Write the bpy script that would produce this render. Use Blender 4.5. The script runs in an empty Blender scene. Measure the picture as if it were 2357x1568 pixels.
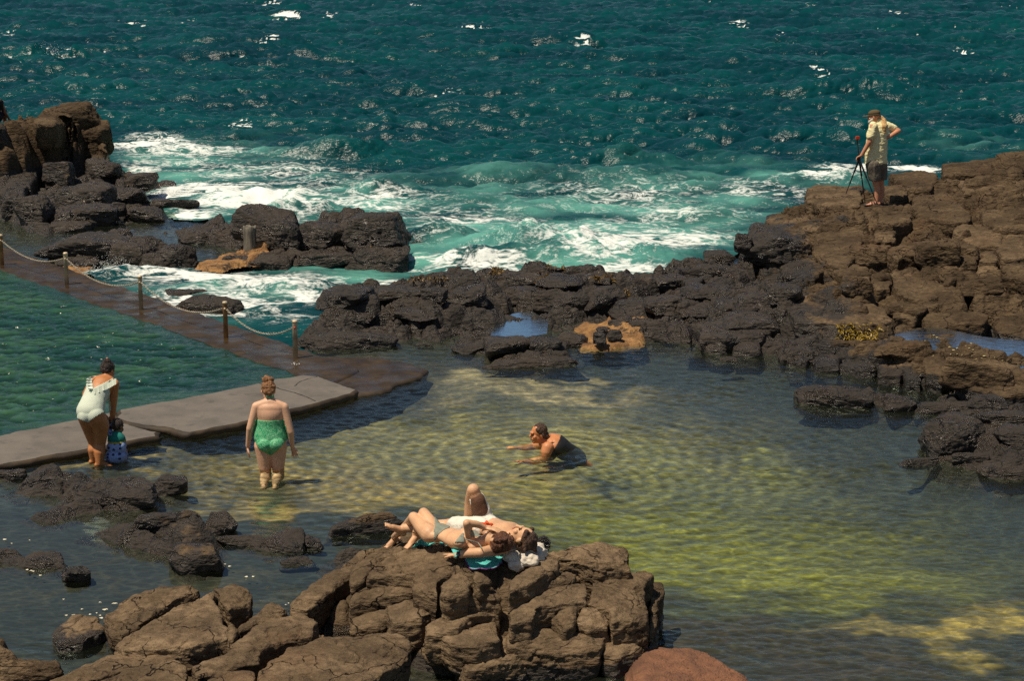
import bpy, bmesh, math, random
import numpy as np
from mathutils import Vector, Matrix
rng = np.random.default_rng(11)
random.seed(5)
scene = bpy.context.scene
COL = scene.collection
R = math.radians

# ------------------------------------------------------------------ camera
CAM_H, PITCH, FL = 6.4, R(12.5), 68.0
PW, PH = 2356.0, 1568.0
FP = PW * FL / 36.0
cam_d = bpy.data.cameras.new('camera')
cam = bpy.data.objects.new('camera', cam_d); COL.objects.link(cam)
cam_d.lens = FL; cam_d.sensor_width = 36.0; cam_d.clip_start = 0.5; cam_d.clip_end = 9000
cam.location = (0, 0, CAM_H); cam.rotation_euler = (math.pi/2 - PITCH, 0, 0)
scene.camera = cam
CT, ST = math.cos(PITCH), math.sin(PITCH)

def ray(x, y):
    dx = (x - PW/2)/FP; dv = (y - PH/2)/FP
    return np.array([dx, CT - dv*ST, -ST - dv*CT])
def W(x, y, z=0.0):                       # survey mark (measured on the photo) at height z -> ground plan
    d = ray(x, y); t = (z - CAM_H)/d[2]
    return np.array([0, 0, CAM_H]) + d*t
def WY(x, y, Y):                          # the same, at distance Y
    d = ray(x, y); t = Y/d[1]
    return np.array([0, 0, CAM_H]) + d*t
def toP(p):
    p = np.asarray(p, float); X = p[..., 0]; Y = p[..., 1]; Z = p[..., 2]-CAM_H
    f = Y*CT - Z*ST; u = Y*ST + Z*CT
    return PW/2 + X/f*FP, PH/2 - u/f*FP

# ------------------------------------------------------------------ numpy noise
_perm = np.random.default_rng(3).permutation(256).astype(np.int64); _perm = np.concatenate([_perm, _perm, _perm])
_g = np.random.default_rng(4).normal(size=(256, 3)); _g /= np.linalg.norm(_g, axis=1)[:, None]
def perlin(p):
    p = np.asarray(p, float); i = np.floor(p).astype(np.int64); f = p - i; i &= 255
    u = f*f*f*(f*(f*6-15)+10)
    out = np.zeros(p.shape[:-1])
    for dx in (0, 1):
        wx = u[..., 0] if dx else 1-u[..., 0]
        a = _perm[i[..., 0]+dx]
        for dy in (0, 1):
            wy = u[..., 1] if dy else 1-u[..., 1]
            b = _perm[a+i[..., 1]+dy]
            for dz in (0, 1):
                wz = u[..., 2] if dz else 1-u[..., 2]
                g = _g[_perm[b+i[..., 2]+dz]]
                d = g[..., 0]*(f[..., 0]-dx)+g[..., 1]*(f[..., 1]-dy)+g[..., 2]*(f[..., 2]-dz)
                out += wx*wy*wz*d
    return out*1.6
def fbm(p, o=4, gain=.5):
    p = np.asarray(p, float); s = np.zeros(p.shape[:-1]); a = 1.0
    for k in range(o):
        s += a*perlin(p*(2.03**k) + 17.3*k); a *= gain
    return s
def sst(a, b, x):
    t = np.clip((x-a)/(b-a), 0, 1); return t*t*(3-2*t)
def P3(x, y, z=0.0):
    return np.stack([x, y, np.zeros_like(x)+z], -1)
def _h(ix, iy, k):
    n = (ix*374761393 + iy*668265263 + k*2147483647 + 974711) & 0xffffffff
    n = ((n ^ (n >> 13))*1274126177) & 0xffffffff
    n = (n ^ (n >> 16)) & 0xffffff
    return n/float(0x1000000)
def voro(x, y, seed=0):
    ix = np.floor(x).astype(np.int64); iy = np.floor(y).astype(np.int64)
    F1 = np.full(x.shape, 9.0); F2 = F1.copy()
    r = [np.zeros_like(x) for _ in range(3)]; ddx = np.zeros_like(x); ddy = np.zeros_like(x)
    for ox in (-1, 0, 1):
        for oy in (-1, 0, 1):
            cx = ix+ox; cy = iy+oy
            px = cx+.12+.76*_h(cx, cy, seed); py = cy+.12+.76*_h(cx, cy, seed+1)
            dx = x-px; dy = y-py; d = np.sqrt(dx*dx+dy*dy)
            n = d < F1
            F2 = np.where(n, F1, np.minimum(F2, d)); F1 = np.where(n, d, F1)
            for k in range(3):
                r[k] = np.where(n, _h(cx, cy, seed+2+k), r[k])
            ddx = np.where(n, dx, ddx); ddy = np.where(n, dy, ddy)
    return F1, F2, r[0], r[1], r[2], ddx, ddy

# ------------------------------------------------------------------ objects
def tag(o, label=None, cat=None, group=None, kind=None):
    if label: o['label'] = label
    if cat: o['category'] = cat
    if group: o['group'] = group
    if kind: o['kind'] = kind
    return o
def empty(name, loc=(0, 0, 0)):
    o = bpy.data.objects.new(name, None); COL.objects.link(o); o.location = loc
    o.empty_display_size = .2
    return o
def link(name, me, mat=None, parent=None):
    o = bpy.data.objects.new(name, me); COL.objects.link(o)
    if mat is not None:
        for m in (mat if isinstance(mat, (list, tuple)) else [mat]): me.materials.append(m)
    if parent is not None:
        o.parent = parent
        o.matrix_parent_inverse = Matrix.Translation(-Vector(parent.location)) if parent.type == 'EMPTY' else Matrix.Identity(4)
    return o
def mesh_np(name, v, quads=None, tris=None, smooth=True, attrs=None, mats=None):
    me = bpy.data.meshes.new(name)
    v = np.asarray(v, np.float32)
    nq = 0 if quads is None else len(quads); nt = 0 if tris is None else len(tris)
    me.vertices.add(len(v)); me.vertices.foreach_set('co', v.ravel())
    loops = []; 
    if nq: loops.append(np.asarray(quads, np.int32).ravel())
    if nt: loops.append(np.asarray(tris, np.int32).ravel())
    li = np.concatenate(loops); me.loops.add(len(li)); me.loops.foreach_set('vertex_index', li)
    st = np.concatenate([np.arange(nq)*4, nq*4+np.arange(nt)*3]).astype(np.int32)
    tot = np.concatenate([np.full(nq, 4), np.full(nt, 3)]).astype(np.int32)
    me.polygons.add(nq+nt); me.polygons.foreach_set('loop_start', st); me.polygons.foreach_set('loop_total', tot)
    me.polygons.foreach_set('use_smooth', np.full(nq+nt, smooth))
    if mats is not None: me.polygons.foreach_set('material_index', np.asarray(mats, np.int32))
    for k, a in (attrs or {}).items():
        a = np.asarray(a, np.float32)
        if a.ndim == 1:
            at = me.attributes.new(k, 'FLOAT', 'POINT'); at.data.foreach_set('value', a)
        else:
            at = me.attributes.new(k, 'FLOAT_COLOR', 'POINT')
            at.data.foreach_set('color', np.concatenate([a, np.ones((len(a), 1), np.float32)], 1).ravel())
    me.update(calc_edges=True); me.validate()
    return me
def grid_quads(nr, nc):
    i = np.arange(nr*nc).reshape(nr, nc)
    return np.stack([i[:-1, :-1], i[:-1, 1:], i[1:, 1:], i[1:, :-1]], -1).reshape(-1, 4)
def submesh(v, faces, keep, attrs):
    f = faces[keep]; u, inv = np.unique(f, return_inverse=True)
    return v[u], inv.reshape(f.shape), {k: a[u] for k, a in attrs.items()}

# ------------------------------------------------------------------ materials
class N:
    def __init__(s, name):
        s.m = bpy.data.materials.new(name); s.m.use_nodes = True; s.t = s.m.node_tree; s.t.nodes.clear()
        s.out = s.t.nodes.new('ShaderNodeOutputMaterial')
    def n(s, typ, ins=None, **kw):
        nd = s.t.nodes.new('ShaderNode'+typ)
        for k, v in kw.items(): setattr(nd, k, v)
        for k, v in (ins or {}).items(): s.i(nd, k, v)
        return nd
    def i(s, nd, k, v):
        sk = nd.inputs[k]
        if isinstance(v, bpy.types.Node): v = v.outputs[0]
        if isinstance(v, bpy.types.NodeSocket): s.t.links.new(v, sk)
        else:
            if sk.type == 'RGBA' and len(v) == 3: v = (*v, 1)
            sk.default_value = v
    def math(s, op, a, b=None, c=None, clamp=False):
        nd = s.n('Math', operation=op, use_clamp=clamp); s.i(nd, 0, a)
        if b is not None: s.i(nd, 1, b)
        if c is not None: s.i(nd, 2, c)
        return nd.outputs[0]
    def mix(s, f, a, b, mode='MIX'):
        nd = s.n('MixRGB', blend_type=mode); s.i(nd, 0, f); s.i(nd, 1, a); s.i(nd, 2, b); return nd.outputs[0]
    def ramp(s, v, lo, hi, a=0.0, b=1.0):
        nd = s.n('MapRange', clamp=True, interpolation_type='SMOOTHSTEP')
        for k, x in enumerate((v, lo, hi, a, b)): s.i(nd, k, x)
        return nd.outputs[0]
    def co(s, scale=(1, 1, 1), rot=(0, 0, 0)):
        tc = s.n('TexCoord'); mp = s.n('Mapping', {'Vector': tc.outputs['Object'], 'Scale': scale, 'Rotation': rot}); return mp.outputs[0]
    def noise(s, vec, scale, detail=4, rough=.55, dist=0.0):
        return s.n('TexNoise', {'Vector': vec, 'Scale': scale, 'Detail': detail, 'Roughness': rough, 'Distortion': dist}).outputs[0]
    def attr(s, name, col=False):
        return s.n('Attribute', attribute_name=name).outputs['Color' if col else 'Fac']
    def bump(s, h, strength, dist, normal=None):
        nd = s.n('Bump', {'Height': h, 'Strength': strength, 'Distance': dist})
        if normal is not None: s.i(nd, 'Normal', normal)
        return nd.outputs[0]
    def done(s, sh):
        s.t.links.new(sh.outputs[0] if isinstance(sh, bpy.types.Node) else sh, s.out.inputs[0]); return s.m
    def pbr(s, base, rough=.6, normal=None, **kw):
        nd = s.n('BsdfPrincipled', {'Base Color': base, 'Roughness': rough})
        if normal is not None: s.i(nd, 'Normal', normal)
        for k, v in kw.items(): s.i(nd, k.replace('_', ' '), v)
        return nd
def simple(name, col, rough=.6, var=.15, scale=12, bump=0.0, bscale=60, **kw):
    m = N(name); c = m.co(); nz = m.noise(c, scale, 4)
    d = tuple(x*(1-var*1.6) for x in col); l = tuple(min(1, x*(1+var)) for x in col)
    base = m.mix(m.ramp(nz, .3, .7), d, l)
    nm = m.bump(m.noise(c, bscale, 4), bump, .02) if bump else None
    return m.done(m.pbr(base, rough, nm, **kw))

def rock_material():
    m = N('basalt_rock'); c = m.co(); cs = m.co((1, 1.3, 3.2), (R(18), R(-14), R(-35)))
    wet = m.attr('wet'); tone = m.attr('tone')
    n1 = m.noise(c, 1.7, 6, .6); n2 = m.noise(cs, 9, 8, .72); n3 = m.noise(c, 55, 4, .7)
    warp = m.n('TexNoise', {'Vector': c, 'Scale': 2.2, 'Detail': 4.0}).outputs['Color']
    def vor(vec, scale, amt, feature):
        wv = m.n('VectorMath', {0: vec, 1: m.n('VectorMath', {0: warp, 'Scale': amt}, operation='SCALE').outputs[0]}, operation='ADD').outputs[0]
        return m.n('TexVoronoi', {'Vector': wv, 'Scale': scale}, feature=feature).outputs['Distance']
    cl = m.co((1, 1, 2.0), (R(12), R(-16), R(-30)))
    k1 = m.ramp(vor(cl, 1.5, .75, 'DISTANCE_TO_EDGE'), .0, .014)
    crack = m.math('MAXIMUM', k1, m.ramp(m.noise(c, .8, 4, .6), .44, .58))
    chip = vor(cs, 5.0, .3, 'F1'); chip2 = vor(cs, 15.0, .1, 'F1')
    a = m.mix(m.ramp(n1, .35, .65), (.115, .081, .049), (.255, .178, .104))
    a = m.mix(m.ramp(n2, .34, .68, 0, .8), a, (.075, .050, .030))
    a = m.mix(m.ramp(n3, .55, .8, 0, .4), a, (.34, .245, .15))
    a = m.mix(m.ramp(m.noise(c, .9, 5), .55, .7, 0, .3), a, (.19, .10, .05))
    a = m.mix(m.ramp(m.noise(c, 3.1, 6, .7), .60, .72, 0, .55), a, (.055, .042, .030))
    a = m.mix(m.ramp(m.noise(m.co((1, 1, .35)), 2.4, 6, .7), .56, .70, 0, .45), a, (.05, .036, .024)); a = m.mix(m.ramp(m.noise(c, 80, 2, .5), .68, .76, 0, .5), a, (.48, .40, .28))
    gain = m.math('MULTIPLY_ADD', tone, .9, .52)
    a = m.mix(1.0, a, m.n('CombineColor', {0: gain, 1: gain, 2: gain}).outputs[0], 'MULTIPLY')
    w = m.math('ADD', wet, m.math('MULTIPLY', m.math('SUBTRACT', m.noise(c, 2.8, 7, .7), .5), 1.5))
    w = m.ramp(w, .35, .62)
    wc = m.mix(.87, a, (.007, .0045, .0028))
    wc = m.mix(m.ramp(m.noise(c, 2.6, 6, .65), .58, .70, 0, .5), wc, (.055, .030, .008))
    wc = m.mix(m.ramp(m.noise(c, 1.3, 6, .65), .52, .66, 0, .35), wc, (.040, .027, .016))
    col = m.mix(w, a, wc)
    col = m.mix(m.math('SUBTRACT', 1.0, crack), col, (.010, .007, .005))
    h = m.math('ADD', m.math('MULTIPLY', n2, .9), m.math('MULTIPLY', n3, .5))
    h = m.math('ADD', h, m.math('ADD', m.math('MULTIPLY', chip, 1.0), m.math('MULTIPLY', chip2, .45)))
    h = m.math('ADD', h, m.math('MULTIPLY', crack, .8))
    nm = m.bump(h, .9, .04)
    rough = m.math('SUBTRACT', .95, m.math('MULTIPLY', w, m.ramp(m.noise(c, 4, 5, .65), .40, .62, .15, .68)))
    sh = m.pbr(col, rough, nm)
    m.i(sh, 'Specular IOR Level', m.math('MULTIPLY_ADD', w, .50, .10))
    return m.done(sh)
def floor_material():
    m = N('pool_floor'); c = m.co(); col = m.attr('col', True)
    n = m.noise(c, 5, 6, .65); n2 = m.noise(c, 22, 5, .7)
    a = m.mix(m.ramp(n, .38, .70, 0, .6), col, m.mix(.65, col, (.01, .014, .012)))
    a = m.mix(m.ramp(n2, .5, .75, 0, .5), a, m.mix(1, col, (1.8, 1.7, 1.5), 'MULTIPLY'))
    vo = m.n('TexVoronoi', {'Vector': c, 'Scale': 9.0, 'Randomness': 1.0}, feature='F1')
    a = m.mix(m.ramp(vo.outputs['Distance'], .15, .5, .25, 0), a, (.03, .028, .015))
    return m.done(m.pbr(a, .9, m.bump(n2, .6, .03)))
def pool_water():
    m = N('clear_sea_water'); c = m.co((1, 1.0, 1), (0, 0, R(14))); cs = m.co((1, 2.6, 1), (0, 0, R(-12)))
    cal = m.attr('calm')
    h = m.math('ADD', m.math('MULTIPLY', m.noise(cs, 5.5, 4, .55, .5), 1.0), m.math('MULTIPLY', m.noise(c, 15, 3, .5, .6), .45))
    nm = m.bump(h, m.math('MULTIPLY', m.math('SUBTRACT', 1.0, m.math('MULTIPLY', cal, .85)), .26), .03)
    fr = m.n('Fresnel', {'IOR': 1.33, 'Normal': nm})
    # caustic-like light and dark network painted into the transparent tint
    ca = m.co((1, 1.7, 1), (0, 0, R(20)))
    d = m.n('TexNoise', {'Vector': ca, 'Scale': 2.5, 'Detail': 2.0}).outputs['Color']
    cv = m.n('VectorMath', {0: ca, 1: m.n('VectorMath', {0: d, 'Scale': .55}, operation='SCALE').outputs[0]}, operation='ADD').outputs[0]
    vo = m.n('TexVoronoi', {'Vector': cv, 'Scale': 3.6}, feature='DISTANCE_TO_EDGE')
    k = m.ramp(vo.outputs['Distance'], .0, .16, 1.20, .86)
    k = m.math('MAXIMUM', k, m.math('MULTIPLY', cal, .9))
    rip = m.attr('rip'); k = m.math('MULTIPLY', k, m.ramp(rip, -2.2, 2.4, .70, 1.24))  # ripple light and shade painted into the same tint by wave height
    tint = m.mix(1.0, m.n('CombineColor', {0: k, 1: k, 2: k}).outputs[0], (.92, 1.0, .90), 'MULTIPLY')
    tr = m.n('BsdfTransparent', {'Color': tint})
    gl = m.n('BsdfGlossy', {'Color': (.80, .92, 1.0), 'Roughness': .03, 'Normal': nm})
    murk = m.n('BsdfDiffuse', {'Color': m.mix(m.noise(c, .5, 3), (.075, .10, .075), (.12, .125, .07))})
    body = m.n('MixShader', {0: m.math('MULTIPLY', m.math('SUBTRACT', 1.0, m.math('MULTIPLY', cal, .75)), .06), 1: tr, 2: murk})
    return m.done(m.n('MixShader', {0: fr, 1: body, 2: gl}))
def sea_material():
    m = N('sea_water'); c = m.co((1, 1.6, 1), (0, 0, R(8))); cf = m.co((.55, 1.0, 1), (0, 0, R(10)))
    aer = m.attr('aer'); foam = m.attr('foam')
    n0 = m.noise(c, .12, 3)
    deep = m.mix(m.ramp(n0, .35, .65), (.0003, .028, .037), (.001, .047, .051))
    a = m.mix(m.ramp(m.math('ADD', aer, m.math('MULTIPLY', m.math('SUBTRACT', m.noise(c, .9, 4), .5), .5)), .1, 1.0), deep, (.095, .30, .25))
    # lacy foam: ridges of warped noise, at two sizes
    r1 = m.math('SUBTRACT', 1.0, m.math('MULTIPLY', m.math('ABSOLUTE', m.math('SUBTRACT', m.noise(cf, 1.9, 7, .66, 1.2), .5)), 5.5), clamp=True)
    r2 = m.math('SUBTRACT', 1.0, m.math('MULTIPLY', m.math('ABSOLUTE', m.math('SUBTRACT', m.noise(cf, 4.5, 5, .6, 1.0), .5)), 5.0), clamp=True)
    lace = m.math('ADD', m.math('MULTIPLY', r1, .62), m.math('MULTIPLY', r2, .38))
    th_ = m.math('MULTIPLY_ADD', foam, -1.0, 1.20)
    f = m.ramp(m.math('SUBTRACT', lace, th_), -.12, .30)
    f = m.math('MULTIPLY', f, m.ramp(foam, .05, .3))
    h = m.math('ADD', m.math('MULTIPLY', m.noise(m.co((.7, 1.7, 1), (0, 0, R(8))), 3.2, 4, .6), 1.0), m.math('MULTIPLY', m.noise(c, 6, 2, .5), .25))
    nm = m.bump(h, .7, .10)
    a = m.mix(m.ramp(m.attr('crest'), -1.5, 2.2, 0, 1), m.mix(1.0, a, (.72, .76, .80), 'MULTIPLY'), m.mix(1.0, a, (1.3, 1.22, 1.18), 'MULTIPLY'))  # light on crests and shade in troughs painted into the base colour
    wat = m.pbr(a, .27, nm, IOR=1.33)
    m.i(wat, 'Specular IOR Level', .27)
    fo = m.pbr(m.mix(m.noise(c, 8, 4), (.60, .66, .62), (.86, .86, .82)), .8, m.bump(lace, .25, .04))
    return m.done(m.n('MixShader', {0: f, 1: wat, 2: fo}))
def swim_material():
    m = N('pool_water'); c = m.co((1, 1.8, 1), (0, 0, R(-10)))
    n = m.noise(c, .35, 3); n2 = m.noise(c, 1.6, 4)
    a = m.mix(m.ramp(n, .4, .62), (.008, .040, .026), (.026, .075, .034))
    a = m.mix(m.ramp(n2, .4, .7, 0, .45), a, (.006, .040, .034))
    cr = m.attr('crest'); a = m.mix(m.ramp(cr, -1.4, 1.8), m.mix(1.0, a, (.42, .48, .52), 'MULTIPLY'), m.mix(1.0, a, (1.6, 1.45, 1.5), 'MULTIPLY'))  # painted highlights: ripple tops lightened, hollows darkened in the base colour
    nm = m.bump(m.noise(c, 5.5, 3, .5, .5), .7, .05)
    return m.done(m.pbr(a, .12, nm, IOR=1.45))
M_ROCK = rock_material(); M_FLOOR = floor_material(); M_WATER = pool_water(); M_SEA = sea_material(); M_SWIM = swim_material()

def concrete_material(name, a, b, rough, wet=False):
    m = N(name); c = m.co()
    n = m.noise(c, 2.2, 6, .65); n2 = m.noise(c, 60, 3, .6)
    col = m.mix(m.ramp(n, .3, .7), a, b)
    col = m.mix(m.ramp(m.noise(c, 5, 5), .56, .72, 0, .5), col, tuple(x*.55 for x in a))
    col = m.mix(m.ramp(n2, .5, .8, 0, .25), col, tuple(min(1, x*1.7) for x in b))
    if wet:
        nm = m.bump(m.noise(m.co((1, 2.2, 1), (0, 0, R(40))), 5, 5, .6, .5), .35, .03)
        rg = m.ramp(m.noise(c, 3, 5), .35, .65, .06, rough)
    else:
        nm = m.bump(m.math('ADD', n2, n), .25, .01); rg = rough
    sh = m.pbr(col, rg, nm); m.i(sh, 'Specular IOR Level', .28 if wet else .4)
    return m.done(sh)
M_CONC = concrete_material('grey_concrete', (.105, .092, .078), (.150, .132, .112), .85)
M_WETCONC = concrete_material('wet_brown_concrete', (.024, .015, .007), (.060, .038, .018), .6, True)
M_EDGE = concrete_material('rough_dark_concrete', (.016, .011, .007), (.060, .040, .022), .7)
mo = N('ochre_concrete'); c = mo.co(); n_ = mo.noise(c, 3.5, 6, .7); n2_ = mo.noise(c, 28, 5, .7)
a_ = mo.mix(mo.ramp(n_, .35, .65), (.20, .095, .030), (.46, .245, .080)); a_ = mo.mix(mo.ramp(n2_, .42, .7, 0, .8), a_, (.10, .055, .025)); a_ = mo.mix(mo.ramp(mo.noise(c, 2.0, 6, .7), .54, .64), a_, (.022, .015, .010))
M_OCHRE = mo.done(mo.pbr(a_, .85, mo.bump(mo.math('ADD', n2_, n_), .9, .04)))

# ------------------------------------------------------------------ light
SUN_EL, SUN_AZ = R(66), R(-122)           # azimuth measured from +Y towards +X: the sun stands to the left, behind the camera
to_sun = Vector((math.sin(SUN_AZ)*math.cos(SUN_EL), math.cos(SUN_AZ)*math.cos(SUN_EL), math.sin(SUN_EL)))
sd = bpy.data.lights.new('sun', 'SUN'); sd.energy = 5.0; sd.angle = R(.5); sd.color = (1.0, .88, .70)
so = bpy.data.objects.new('sun', sd); COL.objects.link(so); so.location = (-10, -10, 30)
so.rotation_euler = to_sun.to_track_quat('Z', 'Y').to_euler()
wd = bpy.data.worlds.new('World'); scene.world = wd; wd.use_nodes = True
nt = wd.node_tree; bg = nt.nodes['Background']; sk = nt.nodes.new('ShaderNodeTexSky')
sk.sky_type = 'NISHITA'; sk.sun_disc = False; sk.sun_elevation = SUN_EL; sk.sun_rotation = SUN_AZ
sk.air_density = 1.0; sk.dust_density = .6
nt.links.new(sk.outputs[0], bg.inputs[0]); bg.inputs[1].default_value = .058
scene.view_settings.view_transform = 'Standard'; scene.view_settings.look = 'None'
scene.view_settings.exposure = 0; scene.view_settings.gamma = 1
scene.cycles.use_denoising = False
scene.cycles.max_bounces = 6; scene.cycles.transparent_max_bounces = 8; scene.cycles.sample_clamp_indirect = 3; scene.cycles.sample_clamp_direct = 1.8
scene.cycles.caustics_reflective = False; scene.cycles.caustics_refractive = False
# ================================================================== TERRAIN
NR, NC = 1250, 1000
TY = np.geomspace(13.2, 57.0, NR); TT = np.linspace(-.345, .345, NC)
GX = TY[:, None]*TT[None, :]; GY = np.repeat(TY[:, None], NC, 1)

def rbf_fit(p, z):
    p = np.asarray(p, float); z = np.asarray(z, float); n = len(p)
    A = np.zeros((n+3, n+3)); d = np.linalg.norm(p[:, None]-p[None], axis=2)
    A[:n, :n] = d + np.eye(n)*-.02; A[:n, n] = 1; A[:n, n+1:] = p; A[n, :n] = 1; A[n+1:, :n] = p.T
    w = np.linalg.solve(A, np.concatenate([z, np.zeros(3)]))
    def f(x, y):
        out = w[n] + w[n+1]*x + w[n+2]*y
        for k in range(n): out = out + w[k]*np.hypot(x-p[k, 0], y-p[k, 1])
        return out
    return f
def poly_dist(poly, x, y):                # signed, positive inside
    d = np.full(x.shape, 1e9); ins = np.zeros(x.shape, bool); n = len(poly)
    for k in range(n):
        ax, ay = poly[k]; bx, by = poly[(k+1) % n]
        ex, ey = bx-ax, by-ay; L = ex*ex+ey*ey+1e-12
        t = np.clip(((x-ax)*ex+(y-ay)*ey)/L, 0, 1)
        d = np.minimum(d, np.hypot(x-ax-t*ex, y-ay-t*ey))
        c = (ay > y) != (by > y)
        if ey != 0: ins ^= c & (x < ex*(y-ay)/ey+ax)
    return np.where(ins, d, -d)
def blobs(x, y, lst, z=0.0, power=2):     # soft ellipses: (px, py, rx, ry, amount) on the plane z
    out = np.zeros_like(x)
    for (px, py, rx, ry, a) in lst:
        c = W(px, py, z); e = W(px+rx, py, z); f0 = W(px, py-ry, z); f1 = W(px, py+ry, z)
        wx = abs(e[0]-c[0]); wy = abs(f0[1]-f1[1])/2; cy = (f0[1]+f1[1])/2
        # ellipses keep to the line of sight only by where their centre is surveyed
        out = np.maximum(out, a*np.exp(-(np.abs((x-c[0])/wx)**power+np.abs((y-cy)/wy)**power)))
    return out

fl = [(-200,300,-1.6),(600,300,-1.6),(1200,400,-1.6),(1800,350,-1.6),(2500,300,-1.6),(1000,560,-1.4),(1400,560,-1.3),(1650,520,-1.2),
      (500,440,-1.2),(300,640,-.7),(450,650,-.6),(600,670,-.6),(680,720,-.45),(150,560,-.12),(50,560,-.12),(420,540,-.12),(520,560,-.12),
      (640,790,-.15),(900,840,-.12),(1050,850,-.2),(980,815,-.1),(1150,900,-.22),(1400,880,-.5),(1700,880,-.5),(1900,960,-.5),(2100,1100,-.5),(2400,1200,-.5),
      (1180,745,-.08),(900,960,-.5),(700,1000,-.55),(480,1030,-.4),(300,1070,-.16),(240,1075,-.1),(200,1090,-.1),(0,1110,-.12),(622,1075,-.58),(640,1110,-.5),(800,1100,-.55),(1000,1000,-.6),
      (1250,1040,-.65),(1500,1200,-.8),(1900,1250,-.8),(1700,1400,-.6),(2200,1350,-.6),(2300,1450,-.3),(1650,1470,-.22),(1900,1520,-.25),(2300,1560,-.25),
      (1560,1360,-.7),(1350,1200,-.6),(760,1195,-.2),(560,1180,-.3),(620,1210,-.15),(680,1300,-.12),(600,1330,-.12),(100,1250,-.12),(200,1400,-.12),(60,1450,-.12),(-200,1300,-.12),
      (700,1700,-.2),(1200,1580,-.25),(1500,1620,-.25),(2500,1700,-.25),(1000,1540,-.18)]
fp = np.array([W(a, b, c) for a, b, c in fl]); floor_f = rbf_fit(fp[:, :2], [c*(.6 if b > 780 else 1) for _, b, c in fl])
FLOOR = floor_f(GX, GY)
FLOOR += .05*fbm(P3(GX, GY)*1.3, 4)*np.clip(-FLOOR*3, .2, 1)
OUT = []
_c = W(1262, 1040, 0); FLOOR = np.maximum(FLOOR, -.45+.24*np.exp(-((GX-_c[0]-.15)**2+(GY-_c[1]-.1)**2)/.9**2))
def outcrop(name, label, poly, inner, wet=0., ang=35, sc=.8, amp=.32, aniso=1.8, edge=.22, jag=.12, wetline=.10, cat='rock outcrop', tone=.5):
    OUT.append(dict(name=name, label=label, poly=poly, inner=inner, wet=wet, ang=ang, sc=sc, amp=amp, aniso=aniso, edge=edge, jag=jag, wetline=wetline, cat=cat, tone=tone, extra=[]))
    return OUT[-1]
o_head = outcrop('rock_headland', 'tall brown craggy rock rising out of the sea at the far left', 
    [(-120,290,1.5),(0,280,1.6),(70,272,1.6),(105,249,1.72),(160,243,1.72),(205,260,1.62),(212,300,1.3),(245,345,.8),(256,385,.15),(256,402,0),(180,417,.1),(100,432,.1),(40,447,.15),(-120,455,.2)],
    [(130,300,1.35),(60,310,1.35),(190,325,1.1),(30,350,1.1),(-60,330,1.3)], wet=.25, ang=20, sc=1.0, wetline=.4, tone=.0)
o_ledge = outcrop('rock_ledge', 'low wet black ledge with brown weed at the foot of the tall left rock',
    [(-120,440,.3),(60,430,.3),(200,412,.35),(270,393,.3),(330,403,.25),(395,424,.06),(340,440,.05),(335,470,.1),(442,458,.12),(438,472,0),(372,492,0),(372,513,0),(270,517,0),(150,532,0),(95,545,.03),(0,503,0),(-120,497,0)],
    [(200,440,.32),(190,490,.28),(310,490,.25),(80,480,.3)], wet=1., ang=15, sc=.8)
o_chain = outcrop('wet_rock', 'flat wet black rock behind the chain posts at left',
    [(105,575,.08),(200,545,.15),(280,535,.25),(350,550,.25),(450,575,.2),(467,592,.05),(442,614,0),(330,612,0),(230,608,0),(120,614,0),(100,592,.05)],
    [(200,575,.2),(330,580,.25)], wet=1., ang=15, sc=.6)
o_islet = outcrop('rock_islet', 'dark wet rock islet carrying the weathered stump and ochre concrete',
    [(365,530,.04),(450,515,.12),(530,482,.5),(600,477,.6),(670,502,.45),(705,517,.4),(790,507,.45),(850,482,.75),(905,492,.75),(927,532,.5),(945,592,.1),(945,616,0),(800,614,0),(640,620,0),(480,612,0),(450,600,.05),(520,580,.1),(560,572,.1),(480,562,.05),(370,542,.0)],
    [(600,520,.5),(740,545,.4),(860,530,.6),(600,590,.15),(560,585,.15)], wet=.95, ang=8, sc=.8)
o_reef = outcrop('rock_reef', 'long band of broken wet black rock between the sea and the natural pool',
    [(690,772,.1),(735,742,.1),(757,700,.15),(745,660,.2),(800,645,.22),(880,650,.22),(1000,632,.22),(1080,622,.22),(1130,630,.22),(1200,615,.22),(1290,612,.25),(1360,635,.22),(1460,630,.25),(1500,612,.25),(1600,600,.25),(1640,580,.29),(1700,575,.29),(1760,640,.5),(1900,760,.29),(1900,800,.2),(1800,835,0),(1720,810,0),(1610,802,0),(1540,790,0),(1480,782,.05),(1350,800,0),(1330,832,0),(1240,850,0),(1130,837,0),(1040,806,0),(1040,782,.03),(900,787,0),(880,797,0),(700,807,0)],
    [(850,700,.27),(1000,680,.29),(1150,680,.32),(1300,680,.32),(1450,680,.29),(1600,680,.32),(1700,720,.29),(1000,745,.25),(1090,745,.2),(1170,745,-.07),(1215,740,-.07),(1260,745,.15),(1250,790,.22),(1600,760,.22),(830,760,.13),(1420,750,.12)], wet=1., ang=30, sc=.62, amp=.42)
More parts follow.
